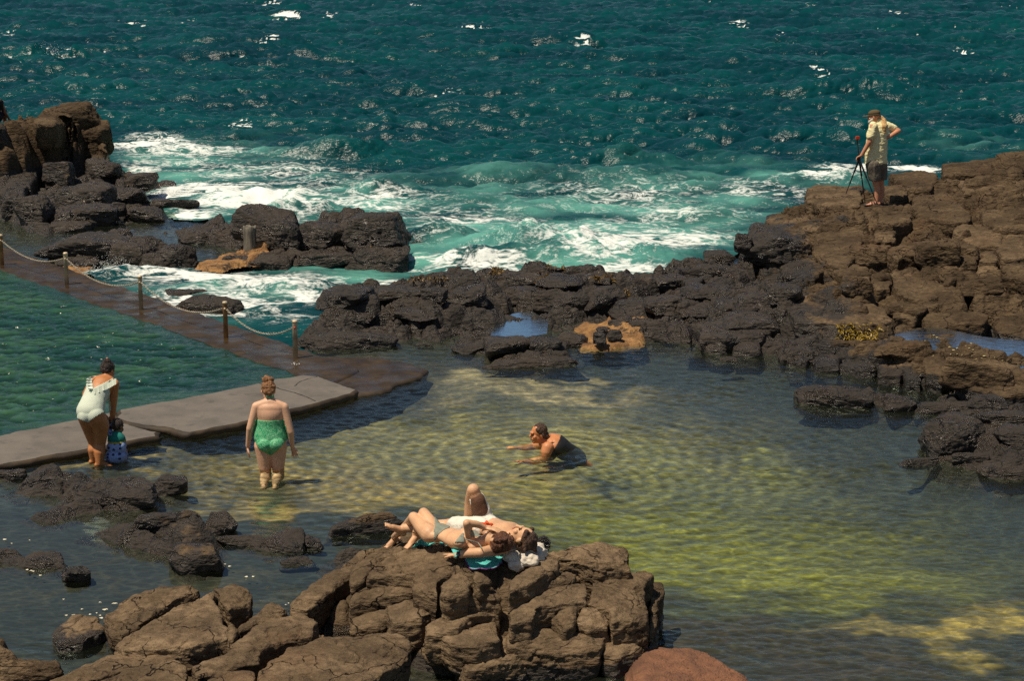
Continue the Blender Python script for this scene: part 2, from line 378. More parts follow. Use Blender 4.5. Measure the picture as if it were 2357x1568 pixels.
o_right = outcrop('rock_slope', 'broad brown fractured rock slope at right where the photographer stands',
    [(1688,612,.2),(1690,547,.55),(1760,502,.7),(1850,457,.85),(1870,432,.95),(1950,427,1.0),(2010,432,1.08),(2060,434,1.2),(2120,402,1.35),(2200,377,1.45),(2356,360,1.55),(2520,350,1.6),(2520,1010,.1),(2356,937,.1),(2230,927,.1),(2170,932,.08),(2080,882,.05),(1960,852,.05),(1850,837,0),(1800,827,0),(1760,700,.4)],
    [(2000,475,1.12),(1960,480,1.08),(2040,478,1.15),(2200,450,1.3),(2150,550,1.0),(2300,550,1.05),(1850,560,.85),(1800,520,.75),(1900,620,.65),(2050,650,.65),(2250,680,.55),(2000,720,.45),(2250,760,.25),(2320,800,.1),(2200,790,.1),(2100,775,.15),(2100,820,.32),(2280,870,.38),(2000,800,.28)], wet=.2, ang=8, sc=.75, amp=.40, tone=.08, wetline=.16)
o_shelf = outcrop('rock_shelf', 'low dark shelf of wet rock along the right edge of the natural pool',
    [(1830,897,.04),(1900,882,.12),(2000,890,.12),(2060,905,.1),(2230,915,.1),(2356,920,.12),(2520,930,.1),(2520,1130,0),(2356,1107,0),(2260,1097,0),(2150,1080,0),(2120,1060,0),(2125,990,.1),(2200,962,.04),(2100,952,0),(2010,937,0),(1920,927,0)],
    [(1950,907,.13),(2250,1000,.25),(2330,1050,.2),(2330,970,.25),(2260,1050,.05)], wet=.85, ang=12, sc=.6)
o_sun = outcrop('sunbathing_rock', 'large dry brown blocky rock with two sunbathers lying on top',
    [(640,1357,.02),(700,1322,.1),(755,1287,.15),(752,1247,.2),(810,1214,.3),(920,1187,.5),(1060,1185,.7),(1220,1225,.78),(1320,1250,.68),(1410,1247,.66),(1447,1268,.6),(1458,1308,.5),(1512,1325,.5),(1528,1370,.35),(1522,1420,.12),(1503,1500,0),(1445,1545,0),(1250,1560,0),(1050,1560,0),(940,1550,0),(880,1485,.1),(740,1452,.1),(660,1402,.1)],
    [(900,1255,.66),(960,1265,.78),(1020,1270,.82),(1100,1265,.83),(1180,1265,.82),(1200,1300,.74),(1100,1310,.76),(1000,1330,.70),(850,1330,.52),(1300,1310,.64),(1450,1335,.52),(1380,1280,.66),(1200,1400,.5),(1350,1420,.42),(1050,1420,.46),(1000,1480,.25),(1250,1480,.24),(1420,1480,.22),(760,1380,.33)], wet=-.1, ang=62, sc=.6, amp=.22, aniso=2.4, edge=.16, jag=.07)
o_fore = outcrop('foreground_rock', 'dry brown layered rock filling the bottom left of the view',
    [(118,1477,0),(200,1430,.1),(270,1387,.25),(330,1380,.25),(400,1347,.4),(450,1347,.45),(560,1347,.4),(582,1370,.35),(562,1402,.3),(592,1420,.2),(700,1382,.3),(740,1410,.35),(830,1440,.35),(930,1462,.4),(945,1502,.3),(940,1562,.2),(930,1680,.2),(0,1680,.2),(150,1585,.1),(250,1502,.05),(180,1487,0)],
    [(450,1400,.5),(500,1440,.45),(400,1500,.4),(600,1500,.4),(850,1500,.45),(700,1560,.4),(300,1560,.3),(330,1430,.3)], wet=-.1, ang=62, sc=.6, amp=.26, aniso=2.4)
o_corner = outcrop('corner_rock', 'small dry brown rock cut off by the bottom left corner',
    [(-80,1492,.2),(30,1497,.25),(60,1512,.3),(140,1522,.2),(147,1562,0),(100,1660,0),(-80,1660,.2)], [(30,1540,.3)], wet=-.1, ang=30, sc=.5)
o_pa = outcrop('pool_rock', 'dark wet rock in the shallows just below the woman in the white swimsuit',
    [(10,1132,0),(60,1092,.1),(120,1062,.15),(200,1082,.14),(250,1102,.1),(300,1097,.15),(350,1097,.2),(400,1092,.2),(426,1115,.1),(420,1137,0),(362,1152,0),(352,1172,0),(270,1192,0),(250,1182,0),(180,1187,0),(130,1207,0),(70,1197,0),(60,1182,.03),(140,1152,.05),(110,1142,0),(40,1147,0)],
    [(120,1100,.19),(250,1130,.16),(380,1110,.22),(320,1140,.16)], wet=.75, ang=30, sc=.5, amp=.24, jag=.05, edge=.15)
o_pb = outcrop('pool_rock', 'lumpy wet rock with a dry brown hump standing midway in the still left pool',
    [(183,1217,.1),(260,1197,.12),(380,1197,.15),(420,1172,.25),(460,1167,.25),(480,1182,.2),(530,1182,.15),(540,1207,.05),(492,1237,0),(512,1272,0),(492,1312,0),(430,1322,0),(380,1287,0),(320,1272,0),(250,1247,0),(200,1237,0)],
    [(300,1215,.2),(440,1200,.3),(450,1270,.18),(350,1240,.22)], wet=.6, ang=30, sc=.5, amp=.26, jag=.05, edge=.15)
o_pc = outcrop('pool_rock', 'thin dark rock barely breaking the water left of the sunbathing rock',
    [(503,1236,0),(560,1228,.07),(640,1235,.07),(700,1226,.07),(708,1240,0),(640,1277,0),(560,1257,0)], [(570,1240,.08),(660,1245,.08)], wet=.9, ang=20, sc=.3, jag=.05, edge=.12)
o_pd = outcrop('pool_rock', 'little flat rock with a dry top at the left edge of the still pool',
    [(-80,1268,.05),(50,1267,.05),(100,1272,.16),(142,1292,.1),(136,1308,0),(60,1308,0),(-80,1295,0)], [(95,1290,.16)], wet=.55, ang=20, sc=.3, jag=.04, edge=.12)
o_pe = outcrop('pool_rock', 'dark wet rock tucked under the lower end of the concrete walkway',
    [(-80,1082,.1),(60,1075,.12),(95,1085,.05),(60,1102,0),(0,1108,0),(-80,1104,0)], [(20,1090,.12)], wet=.85, ang=20, sc=.35, jag=.05)

H = FLOOR.copy(); OID = np.full(GX.shape, -1); WET = np.ones(GX.shape)
calm = np.zeros(GX.shape)                 # places where the rock top is worn flat
for (px, py, z, r) in [(1050,1283,.8,.42),(1000,1268,.8,.5),(1120,1270,.8,.5),(1220,1285,.76,.35),(2000,475,1.12,.5),(920,1250,.68,.25)]:
    c = W(px, py, z); calm = np.maximum(calm, np.exp(-((GX-c[0])**2+(GY-c[1])**2)/(r*r)))
NZ1 = fbm(P3(GX, GY)*1.1+31, 4); NZ2 = fbm(P3(GX, GY)*1.1+77, 4); NZ3 = fbm(P3(GX, GY)*4.2, 4)
for k, o in enumerate(OUT):
    pw = np.array([W(*q) for q in o['poly']]); iw = np.array([W(*q) for q in o['inner']])
    o['pw'] = pw
    x0, y0 = pw[:, :2].min(0)-.7; x1, y1 = pw[:, :2].max(0)+.7
    sel = np.where((GX > x0) & (GX < x1) & (GY > y0) & (GY < y1))
    x = GX[sel]; y = GY[sel]; n1 = NZ1[sel]; n2 = NZ2[sel]
    jx = o['jag']*(n1*1.2+.5*NZ3[sel]); jy = o['jag']*(n2*1.2+.3*NZ3[sel])
    d = poly_dist(pw[:, :2], x+jx, y+jy)
    m = d > -.35
    sel = (sel[0][m], sel[1][m]); x, y, d, n1, n2 = x[m], y[m], d[m], n1[m], n2[m]
    f = rbf_fit(np.concatenate([pw[:, :2], iw[:, :2]]), np.concatenate([[q[2] for q in o['poly']], [q[2] for q in o['inner']]])+.03)
    hr = f(x, y); o['f'] = f
    e = sst(-.10, o['edge'], d)
    ca, sa = math.cos(R(o['ang'])), math.sin(R(o['ang']))
    fr = np.zeros_like(x); lo = sst(-.1, .25, hr)*.75+.25
    for (sm, am, sd_) in ((1.0, 1.0, 0), (.45, .8, 40), (.2, .55, 80)):
        sc = o['sc']*sm
        qx = (x*ca+y*sa)/sc/o['aniso'] + .33*n1/sm**.3 + sd_; qy = (-x*sa+y*ca)/sc + .33*n2/sm**.3
        F1, F2, r1, r2, r3, dx, dy = voro(qx, qy, k*7+sd_)
        ed = F2-F1
        a = o['amp']*am*sc
        fr += a*((r1-.5)*1.25 + (r2-.5)*dx*1.3 + (r3-.35)*dy*1.3) + a*.75*(sst(0, .32, ed)-1) - a*.35*(1-sst(0, .07, ed))
    fr += .022*NZ3[sel] + .010*fbm(P3(x, y)*13, 3)
    hr = hr + fr*lo*(1-.82*calm[sel]) + .04*o['amp']
    hr = hr-{'sunbathing_rock': .15, 'foreground_rock': .15, 'rock_slope': .05, 'rock_headland': .08}.get(o['name'], 0)*(1-.8*calm[sel])
    h = FLOOR[sel] + (hr-FLOOR[sel])*e
    up = h > H[sel]
    s2 = (sel[0][up], sel[1][up])
    H[s2] = h[up]; OID[s2] = np.where(e[up] > .12, k, OID[s2])
    WET[s2] = np.clip(o['wet'] + 1.2*(1-sst(o['wetline']*.4, o['wetline']*2.0, h[up])), -.3, 1.3)
# the slope at right is soaked by spray on its seaward foot
c = W(1720, 650, .4); dl = (GX-c[0])
wl = 1-sst(-.4, 2.2, dl+1.0*NZ1); WET = np.where(OID == OUT.index(o_right), np.maximum(WET, wl*1.1), WET)

def th(x, y):                             # terrain height at a plan position
    x = np.asarray(x, float); y = np.asarray(y, float)
    r = np.clip(np.log(y/TY[0])/np.log(TY[-1]/TY[0])*(NR-1), 0, NR-1.001); cc = np.clip((x/y-TT[0])/(TT[-1]-TT[0])*(NC-1), 0, NC-1.001)
    r0 = r.astype(int); c0 = cc.astype(int); fr = r-r0; fc = cc-c0
    return (H[r0, c0]*(1-fr)+H[r0+1, c0]*fr)*(1-fc)+(H[r0, c0+1]*(1-fr)+H[r0+1, c0+1]*fr)*fc
def hit(px, py):                          # where the sight line through a survey mark meets the rock (or the water)
    d = ray(px, py); t = np.linspace(14, 60, 2400); p = np.array([0, 0, CAM_H])[None]+d[None]*t[:, None]/d[1]
    b = p[:, 2] < np.maximum(th(p[:, 0], p[:, 1]), -.03)
    k = np.argmax(b); return p[k] if b.any() else p[-1]

# ------------------------------------------------------------------ boulders and rock blocks
_ico = {}
def ico(n):
    if n not in _ico:
        bm = bmesh.new(); bmesh.ops.create_icosphere(bm, subdivisions=n, radius=1.0)
        _ico[n] = (np.array([v.co for v in bm.verts]), np.array([[v.index for v in f.verts] for f in bm.faces])); bm.free()
    return _ico[n]
def boulder(c, rad, seed, yaw=0, tilt=(0, 0), planes=16, det=5, rough=1.0, sharp=11):
    r = np.random.default_rng(seed); V, F = ico(det)
    n = r.normal(size=(planes, 3)); n[:6] = [(1, .1, .1), (-1, .1, .2), (.1, 1, 0), (0, -1, .15), (.1, 0, 1), (0, .1, -1)]
    n[:6] += r.normal(size=(6, 3))*.16
    n /= np.linalg.norm(n, axis=1)[:, None]
    dd = r.uniform(.80, 1.05, planes); dd[:6] = r.uniform(.74, .9, 6)
    q = np.maximum(V @ n.T, 1e-3)/dd[None]
    rr = 1/(np.sum(q**sharp, 1)**(1/sharp))
    p = V*rr[:, None]
    off = r.uniform(0, 50, 3)
    p = p*(1+.06*fbm(p*1.6+off, 3)[:, None])
    w = p*np.asarray(rad)[None]
    m = min(rad); 
    nn = V/np.asarray(rad)[None]; nn /= np.linalg.norm(nn, axis=1)[:, None]
    # bedding cracks and pitting
    s = np.stack([w[:, 0]*.8+off[0], w[:, 1]*1.2+off[1], w[:, 2]*3.0+w[:, 0]*.5+off[2]], 1)
    k = fbm(s*1.1/max(.25, m), 3); cr = np.exp(-(k/.05)**2)
    k2 = fbm(s[:, [1, 0, 2]]*np.array([1.4, 2.2, .6])/max(.3, m)+9, 3); cr2 = np.exp(-(k2/.045)**2)
    w = w + nn*((-.09*cr*m - .075*cr2*m)*rough + rough*(.008-.024*np.abs(fbm(w*4.0+off, 4))+.007*fbm(w*16+off, 3)))[:, None]
    M = Matrix.Rotation(yaw, 3, 'Z') @ Matrix.Rotation(tilt[0], 3, 'X') @ Matrix.Rotation(tilt[1], 3, 'Y')
    w = w @ np.array(M).T + np.asarray(c)[None]
    return w, F
def BB(x0, y0, x1, y1, dr=.85, hf=None, seed=None, zb=None, yaw=None, det=None, sharp=10, sink=.30, planes=15, tilt=None, rough=1.0):
    """block whose visible extent was surveyed as x0..x1, y0..y1 (base at y1)"""
    xm = (x0+x1)/2; seed = seed or int(x0*7+y0*13+x1*3)
    p = hit(xm, y1) if zb is None else W(xm, y1, zb)
    dist = math.sqrt(p[1]**2+(CAM_H-p[2])**2); s = FP/(p[1]*CT+(CAM_H-p[2])*ST)
    w = (x1-x0)/s; phi = math.atan2(CAM_H-p[2], p[1]); dep = min(dr*w, 1.9)
    tot = (y1-y0)/s
    h = (tot-dep*.75*math.sin(phi))/math.cos(phi)
    if h < .2*w: dep = max(.35*w, (tot-.2*w)/math.sin(phi)*.9); h = max(.09*w, (tot-dep*.75*math.sin(phi))/math.cos(phi))
    if hf: h *= hf
    dz_ = max(0, h-.85*w); h -= dz_; p = p+np.array([0, 0, dz_])
    rz = h*(1+sink)/2
    c = np.array([p[0], p[1]+dep*.46, p[2]+h-rz])
    r = np.random.default_rng(seed)
    yw = r.uniform(-.35, .35) if yaw is None else yaw
    tl = (r.uniform(-.08, .10), r.uniform(-.14, .05)) if tilt is None else tilt
    dt = det or (5 if w*s > 60 else 4)
    return boulder(c, (w*.56, dep*.58, rz*1.12), seed, yw, tl, planes, dt, rough, sharp)
BL = {}
BL['head'] = (o_head, [(-110,270,5,340),(80,239,214,305),(140,280,258,350),(95,370,170,424)])
BL['ledge'] = (o_ledge, [(187,366,272,411),(270,396,360,436),(356,414,404,433),(33,446,112,508),(154,419,258,472),(247,429,336,468),(110,463,262,517),(256,463,290,514),(284,476,374,514),(334,455,442,486),(94,505,198,538),(0,440,60,490)])
BL['chain'] = (o_chain, [(110,533,308,594),(254,550,350,612),(345,556,448,616),(120,588,215,618)])
BL['islet'] = (o_islet, [(534,473,686,552),(614,506,690,572),(683,506,790,574),(785,480,928,572),(806,556,947,620),(680,570,820,618),(505,588,596,613),(588,580,674,622),(400,520,520,560)])
BL['reef'] = (o_reef, [(731,645,858,707),(761,683,866,745),(858,647,970,690),(968,650,1030,695),(1022,647,1122,707),(1119,617,1262,655),(1252,608,1302,630),(1249,627,1345,662),(1339,626,1410,650),(1119,650,1240,700),(1219,650,1297,707),(1286,660,1360,708),(1339,640,1438,708),(1411,673,1500,724),(705,747,917,808),(905,700,1012,735),(1040,780,1114,818),(1107,760,1221,816),(1210,763,1294,812),(1284,757,1351,795),(1142,810,1343,850),
  (1570,600,1740,638),(1600,728,1792,778),(1607,780,1760,812),(1795,776,1889,842),(1575,640,1705,690),(1500,620,1580,668),(1480,668,1570,720),(1690,660,1790,720),(1560,690,1660,735),(1660,705,1800,765),(1500,740,1605,790),(1770,640,1850,690)])
BL['right'] = (o_right, [(1690,536,1734,618),(1722,526,1876,608),(2014,483,2096,518),(2108,553,2207,612),(2005,626,2056,664),(2200,560,2262,610),(1935,633,2009,680),(2048,696,2136,735),(1960,560,2060,620),(2206,640,2317,675),(2018,783,2150,826),(2199,826,2362,912),(2300,362,2420,405),(1880,776,1960,820),(2098,835,2140,880)])
BL['shelf'] = (o_shelf, [(1827,883,2013,942),(2034,910,2113,954),(2104,925,2242,958),(2235,906,2317,945),(2124,950,2273,1052),(2258,943,2380,979),(2298,973,2400,1019),(2251,1063,2380,1109),(2194,1040,2290,1068)])
BL['sun'] = (o_sun, [(755,1181,927,1236),(1222,1504,1360,1540),(1230,1232,1266,1268)])
BL['fore'] = (o_fore, [])
_a = lambda a, b: ((1307+a/1.9131)/1.62267, (1755+b/1.9131)/1.62267)
_b = lambda a, b: (a/2.0015, 919.5+b/2.0015)
POLY = {'sun': (_a, [
 (.03, .5, .35, [(1400,590),(1560,555),(1790,505),(1960,545),(2000,600),(2020,712),(1880,705),(1790,722),(1620,655),(1500,640)]),
 (.05, .5, .30, [(1130,800),(1230,710),(1400,610),(1500,650),(1490,700),(1380,765),(1250,835),(1120,890)]),
 (.02, .5, .30, [(1120,955),(1250,850),(1500,720),(1640,740),(1600,790),(1420,835),(1240,925),(1120,985)]),
 (.05, .45, .45, [(1690,965),(1720,805),(1800,740),(2120,705),(2170,740),(2125,800),(2120,1090),(1870,1092),(1850,1012)]),
 (-.02, .6, .50, [(2130,790),(2240,800),(2245,900),(2150,1240),(2130,1090)]),
 (.04, .45, .35, [(1130,1010),(1290,905),(1400,850),(1690,790),(1690,945),(1480,985),(1300,1005),(1290,1090),(1130,1105)]),
 (.05, .7, .30, [(1440,1060),(1530,980),(1630,970),(1605,1120),(1530,1160)]), (.04, .7, .30, [(1615,1092),(1640,985),(1760,985),(1850,1060),(1840,1130),(1700,1142)]),
 (.04, .5, .35, [(1800,1280),(1840,1155),(2130,1095),(2140,1230),(2090,1290),(1900,1372),(1790,1325)]),
 (.02, .5, .30, [(1120,1120),(1300,1112),(1460,1135),(1560,1160),(1840,1165),(1800,1290),(1600,1312),(1300,1322),(1110,1275)]),
 (.03, .55, .32, [(200,655),(390,560),(700,560),(825,670),(760,722),(640,792),(620,892),(450,862),(440,752),(260,762),(110,782)]),
 (.05, .5, .28, [(0,705),(160,592),(370,550),(390,592),(220,652),(90,800),(0,835)]), (.04, .45, .30, [(0,855),(110,795),(430,765),(450,865),(300,905),(150,935),(0,965)]),
 (.07, .5, .30, [(640,792),(810,722),(870,800),(860,862),(700,905),(625,892)]), (.055, .5, .28, [(870,722),(960,722),(1010,800),(920,832),(870,782)]), (.03, .5, .25, [(760,885),(900,852),(1080,872),(1090,922),(900,955),(770,942)]),
 (.03, .45, .30, [(250,965),(520,922),(760,935),(700,992),(520,1055),(300,1112)]), (.03, .45, .28, [(0,975),(240,965),(430,1012),(310,1055),(200,1122),(0,1155)]),
 (.05, .45, .30, [(520,1122),(560,1072),(1060,962),(1090,1042),(900,1085),(770,1125),(520,1195)]), (.03, .5, .30, [(620,1185),(900,1095),(1060,1075),(1070,1230),(900,1282),(740,1245)]), (.02, .5, .25, [(250,1135),(500,1062),(520,1102),(380,1190)]),
 (-.02, .5, .2, [(560,1260),(740,1255),(900,1295),(1050,1290),(1000,1370),(700,1380),(520,1330)])]),
 'fore': (_b, [
 (.04, .5, .30, [(480,1000),(600,910),(760,860),(890,850),(925,880),(800,925),(700,1005),(560,1092),(500,1082)]), (.08, .45, .45, [(520,1132),(690,1022),(860,935),(980,882),(1035,1000),(1062,1102),(860,1142),(720,1145),(560,1165)]),
 (.05, .5, .35, [(980,872),(1080,845),(1167,890),(1155,965),(1050,965),(1010,932)]), (.05, .45, .30, [(200,1305),(460,1195),(560,1160),(850,1145),(870,1172),(700,1225),(500,1275),(350,1315)]), (.02, .5, .25, [(230,1082),(330,990),(450,990),(500,1052),(380,1122),(270,1137)]),
 (.05, .45, .30, [(1060,1132),(1230,1002),(1400,985),(1467,1030),(1440,1092),(1250,1135),(1080,1205)]), (.04, .5, .25, [(880,1235),(1080,1155),(1210,1155),(1200,1205),(900,1295)]), (.07, .45, .45, [(1190,1245),(1330,1135),(1500,1095),(1840,1075),(1892,1110),(1885,1200),(1720,1295),(1500,1320),(1180,1320)]),
 (.03, .5, .25, [(1080,1052),(1250,940),(1325,960),(1310,1002),(1100,1062)]), (.03, .45, .28, [(1330,935),(1500,802),(1850,682),(1885,692),(1600,835),(1420,965),(1330,965)]), (.04, .5, .28, [(400,1330),(560,1245),(800,1195),(872,1235),(862,1330)]), (.04, .5, .28, [(900,1330),(1000,1245),(1180,1255),(1175,1340)]),
 (.02, .5, .25, [(1040,1110),(1060,1010),(1100,1070),(1075,1130)])])}
_c = lambda a, b: (1570+a/2.994, 215.7+b/2.994)
_d = lambda a, b: (a/2.994, 215.7+b/2.994)
def _q(t, lift=.05, flat=.5, th=.40, dy=0):
    out = []
    for ln in t.strip().splitlines():
        v = [int(x) for x in ln.replace(',', ' ').split()]; out.append((lift, flat, th, [(v[i], v[i+1]+dy) for i in range(0, len(v), 2)]))
    return out
POLY['right'] = (_c, _q('''850 650 960 625 1180 640 1245 690 1230 770 1000 782 860 745
570 830 640 825 850 860 1130 870 1180 930 1000 945 840 940 590 942
470 960 640 950 880 965 900 1060 860 1130 660 1150 500 1172 460 1050
900 960 1150 880 1260 960 1230 1080 1130 1185 1000 1185 900 1110
640 1152 900 1137 1020 1200 900 1262 700 1262
1330 810 1560 810 1590 870 1450 902 1340 882
1380 640 1540 620 1560 690 1440 710 1380 692
1420 550 1640 520 1780 560 1720 650 1560 660 1480 600
1780 480 2000 460 2400 412 2400 540 2000 552 1800 562
1900 600 2020 600 2030 680 1930 692
2010 560 2400 540 2400 690 2230 702 2030 662
1600 700 1800 680 1980 800 1990 870 1880 892 1650 852 1580 782
2050 800 2200 790 2400 780 2400 930 2200 932 2070 882
1900 890 2080 890 2200 950 2210 1050 2000 1042 1860 962
1610 1030 1800 1010 1900 1080 1890 1182 1760 1162 1600 1112
1310 950 1460 940 1470 1000 1330 1012
1380 1050 1600 1050 1610 1100 1480 1132 1370 1092
1440 1230 1560 1220 1900 1330 1900 1370 1700 1422 1520 1402 1440 1322
1310 1240 1432 1235 1436 1330 1330 1342
1750 1190 1900 1190 1920 1260 1820 1312 1745 1252
1100 1262 1300 1255 1310 1340 1200 1382 1090 1332
1010 1202 1180 1172 1300 1200 1290 1248 1100 1258
2180 1000 2400 880 2400 1130 2200 1152 2170 1082
1910 1090 2040 1070 2035 1165 1905 1160
2050 1100 2165 1085 2175 1150 2050 1152
2020 1172 2170 1162 2180 1250 2020 1262
2190 1180 2400 1160 2400 1280 2190 1252
720 1440 800 1390 1000 1370 1250 1400 1400 1490 1450 1570 1300 1602 760 1562
1460 1440 1690 1470 1620 1562 1450 1542
1650 1528 1750 1468 2000 1488 2130 1518 2100 1578 1900 1600 1680 1600
1910 1308 2000 1273 2230 1308 2220 1388 2050 1398
2130 1538 2400 1500 2400 1680 2180 1660''')+_q('''1100 795 1300 780 1450 850 1340 902 1180 902 1100 855''', -.03, .6, .3)+_q('''1350 520 1600 500 1720 510 1720 570 1500 622 1390 592
880 640 960 580 1110 590 1080 680 900 692
1080 660 1220 590 1330 620 1330 690 1200 702
1350 650 1450 600 1650 590 1640 650 1500 742 1360 722
1650 640 1760 560 1930 590 1940 650 1800 742 1680 722
1520 700 1650 690 1650 770 1530 782
1930 650 2100 630 2300 670 2400 710 2400 870 2200 882 1900 802 1890 722
680 500 900 480 950 540 860 592 700 572
710 582 870 602 860 662 730 642
1450 420 1540 410 1560 450 1470 455
1560 420 1750 410 1880 440 1700 475 1570 465
400 330 560 240 700 230 720 280 640 340 460 350
740 290 800 260 860 290 780 350''', .05, .5, .35, 1198))
POLY['head'] = (_d, _q('''240 170 300 100 380 72 480 87 500 160 520 200 380 215 230 215
490 110 600 130 630 190 620 232 520 212
-40 260 100 182 210 172 240 240 230 330 130 382 -40 425
240 242 450 212 560 232 460 312 400 302 260 332
470 232 650 222 690 290 750 400 755 482 650 492 560 432 540 342 460 302
-40 440 140 432 230 402 255 560 210 642 30 602 -40 610
290 442 400 417 480 442 480 560 320 582
-40 570 100 532 190 640 150 692 -40 700''', .06, .55, .6))
POLY['reef'] = (_c, _q('''100 400 300 350 600 340 660 390 560 470 300 492 120 472
110 502 320 502 325 560 180 572
335 512 560 492 560 570 350 577
180 200 420 190 500 260 250 282
520 40 700 60 740 130 560 150
0 70 150 60 170 190 20 200
250 60 480 50 500 150 300 170''', .05, .5, .3, 1198))
VOX = {'right': .024, 'head': .032, 'reef': .024}
def prism_blocks(o, conv, lst, seed, vox=.014):
    r = np.random.default_rng(seed); allv, allf, n0 = [], [], 0
    f = o['f']
    for lift, flat, thick, pts in lst:
        P = []
        if vox > .02: lift += r.uniform(-.05, .04)-.015; flat = r.uniform(.45, .85)
        for a, b in pts:
            x, y = conv(a, b); z = .4
            for _ in range(12): w = W(x, y, z); z = .5*z+.5*float(np.clip(f(w[0], w[1]), .0, 1.9))
            P.append((x, y, z))
        zm = sum(q[2] for q in P)/len(P)
        T = np.array([W(x, y, zm+(z-zm)*flat+lift) for x, y, z in P])
        c = T.mean(0); E = []
        for a, b in zip(T, np.roll(T, -1, 0)):
            n = max(1, int(np.linalg.norm(b-a)/.05)); E += [a+(b-a)*i/n for i in range(n)]
        E = np.array(E); d = E-c; L = np.linalg.norm(d[:, :2], axis=1)[:, None]+1e-6
        E[:, :2] -= d[:, :2]/L*.014; E += (.05 if vox > .02 else .022)*np.stack([fbm(E*4+seed, 3), fbm(E*4+seed+9, 3), .6*fbm(E*4+seed+30, 3)], 1)
        n = len(E); C = c+np.array([0, 0, .025])
        mid = E*.55+C*.45+np.array([0, 0, .012]); low = E.copy(); low[:, 2] -= thick*.45; low[:, :2] += d[:, :2]/L*.004; bot = E*.9+c*.1; bot[:, 2] = E[:, 2]-thick
        V = np.concatenate([[C], mid, E, low, bot, [c-np.array([0, 0, thick])]])
        F = [(0, 1+i, 1+(i+1) % n) for i in range(n)]
        for k in range(3): F += [(1+k*n+i, 1+(k+1)*n+i, 1+(k+1)*n+(i+1) % n, 1+k*n+(i+1) % n) for i in range(n)]
        F += [(1+4*n, 1+3*n+(i+1) % n, 1+3*n+i) for i in range(n)]
        me = bpy.data.meshes.new('tmp'); me.from_pydata(V.tolist(), [], F); t = bpy.data.objects.new('tmp', me); COL.objects.link(t)
        md = t.modifiers.new('r', 'REMESH'); md.mode = 'VOXEL'; md.voxel_size = vox; ms = t.modifiers.new('s', 'SMOOTH'); ms.factor = .5; ms.iterations = 9 if vox > .02 else 7
        dg = bpy.context.evaluated_depsgraph_get(); dg.update(); out = t.evaluated_get(dg).to_mesh(); nv = len(out.vertices); co = np.zeros(nv*3, np.float32); no = co.copy()
        out.vertices.foreach_get('co', co); out.vertices.foreach_get('normal', no); co = co.reshape(-1, 3).astype(float); no = no.reshape(-1, 3)
        out.calc_loop_triangles(); tr = np.zeros(len(out.loop_triangles)*3, np.int32); out.loop_triangles.foreach_get('vertices', tr)
        bpy.data.objects.remove(t); bpy.data.meshes.remove(me)
        s_ = np.stack([co[:, 0]*.8+co[:, 1]*.5, co[:, 1]*.8-co[:, 0]*.5, co[:, 2]*2.5+co[:, 0]*.4], 1)
        kk = fbm(s_*1.5+seed, 4); cr = np.exp(-(kk/.035)**2)*sst(-.1, .3, perlin(co*1.1+5))
        co = co+no*(-.030*cr+.016*fbm(co*2.2+seed, 3)-.022*np.abs(fbm(s_*4+seed, 4))+.006*fbm(co*18, 3)+.008)[:, None]
        allv.append(co); allf.append(tr.reshape(-1, 3)+n0); n0 += nv
    return np.concatenate(allv), np.concatenate(allf), [len(q) for q in allv]
BARS = {}
BL['corner'] = (o_corner, [(-30,1520,146,1580)])
BL['pa'] = (o_pa, [(345,1090,427,1138),(210,1105,350,1160)])
BL['pb'] = (o_pb, [(300,1176,462,1216),(462,1182,540,1232),(380,1245,500,1322)])
BL['pc'] = (o_pc, [(505,1230,620,1262),(600,1228,706,1278)])
BL['pd'] = (o_pd, [(42,1268,140,1308)])
BL['pe'] = (o_pe, [(-30,1078,64,1106)])
SH = {'islet': 22, 'sun': 22, 'fore': 16, 'head': 22, 'right': 16, 'reef': 16, 'ledge': 18}
SINK = {}
extra = {}
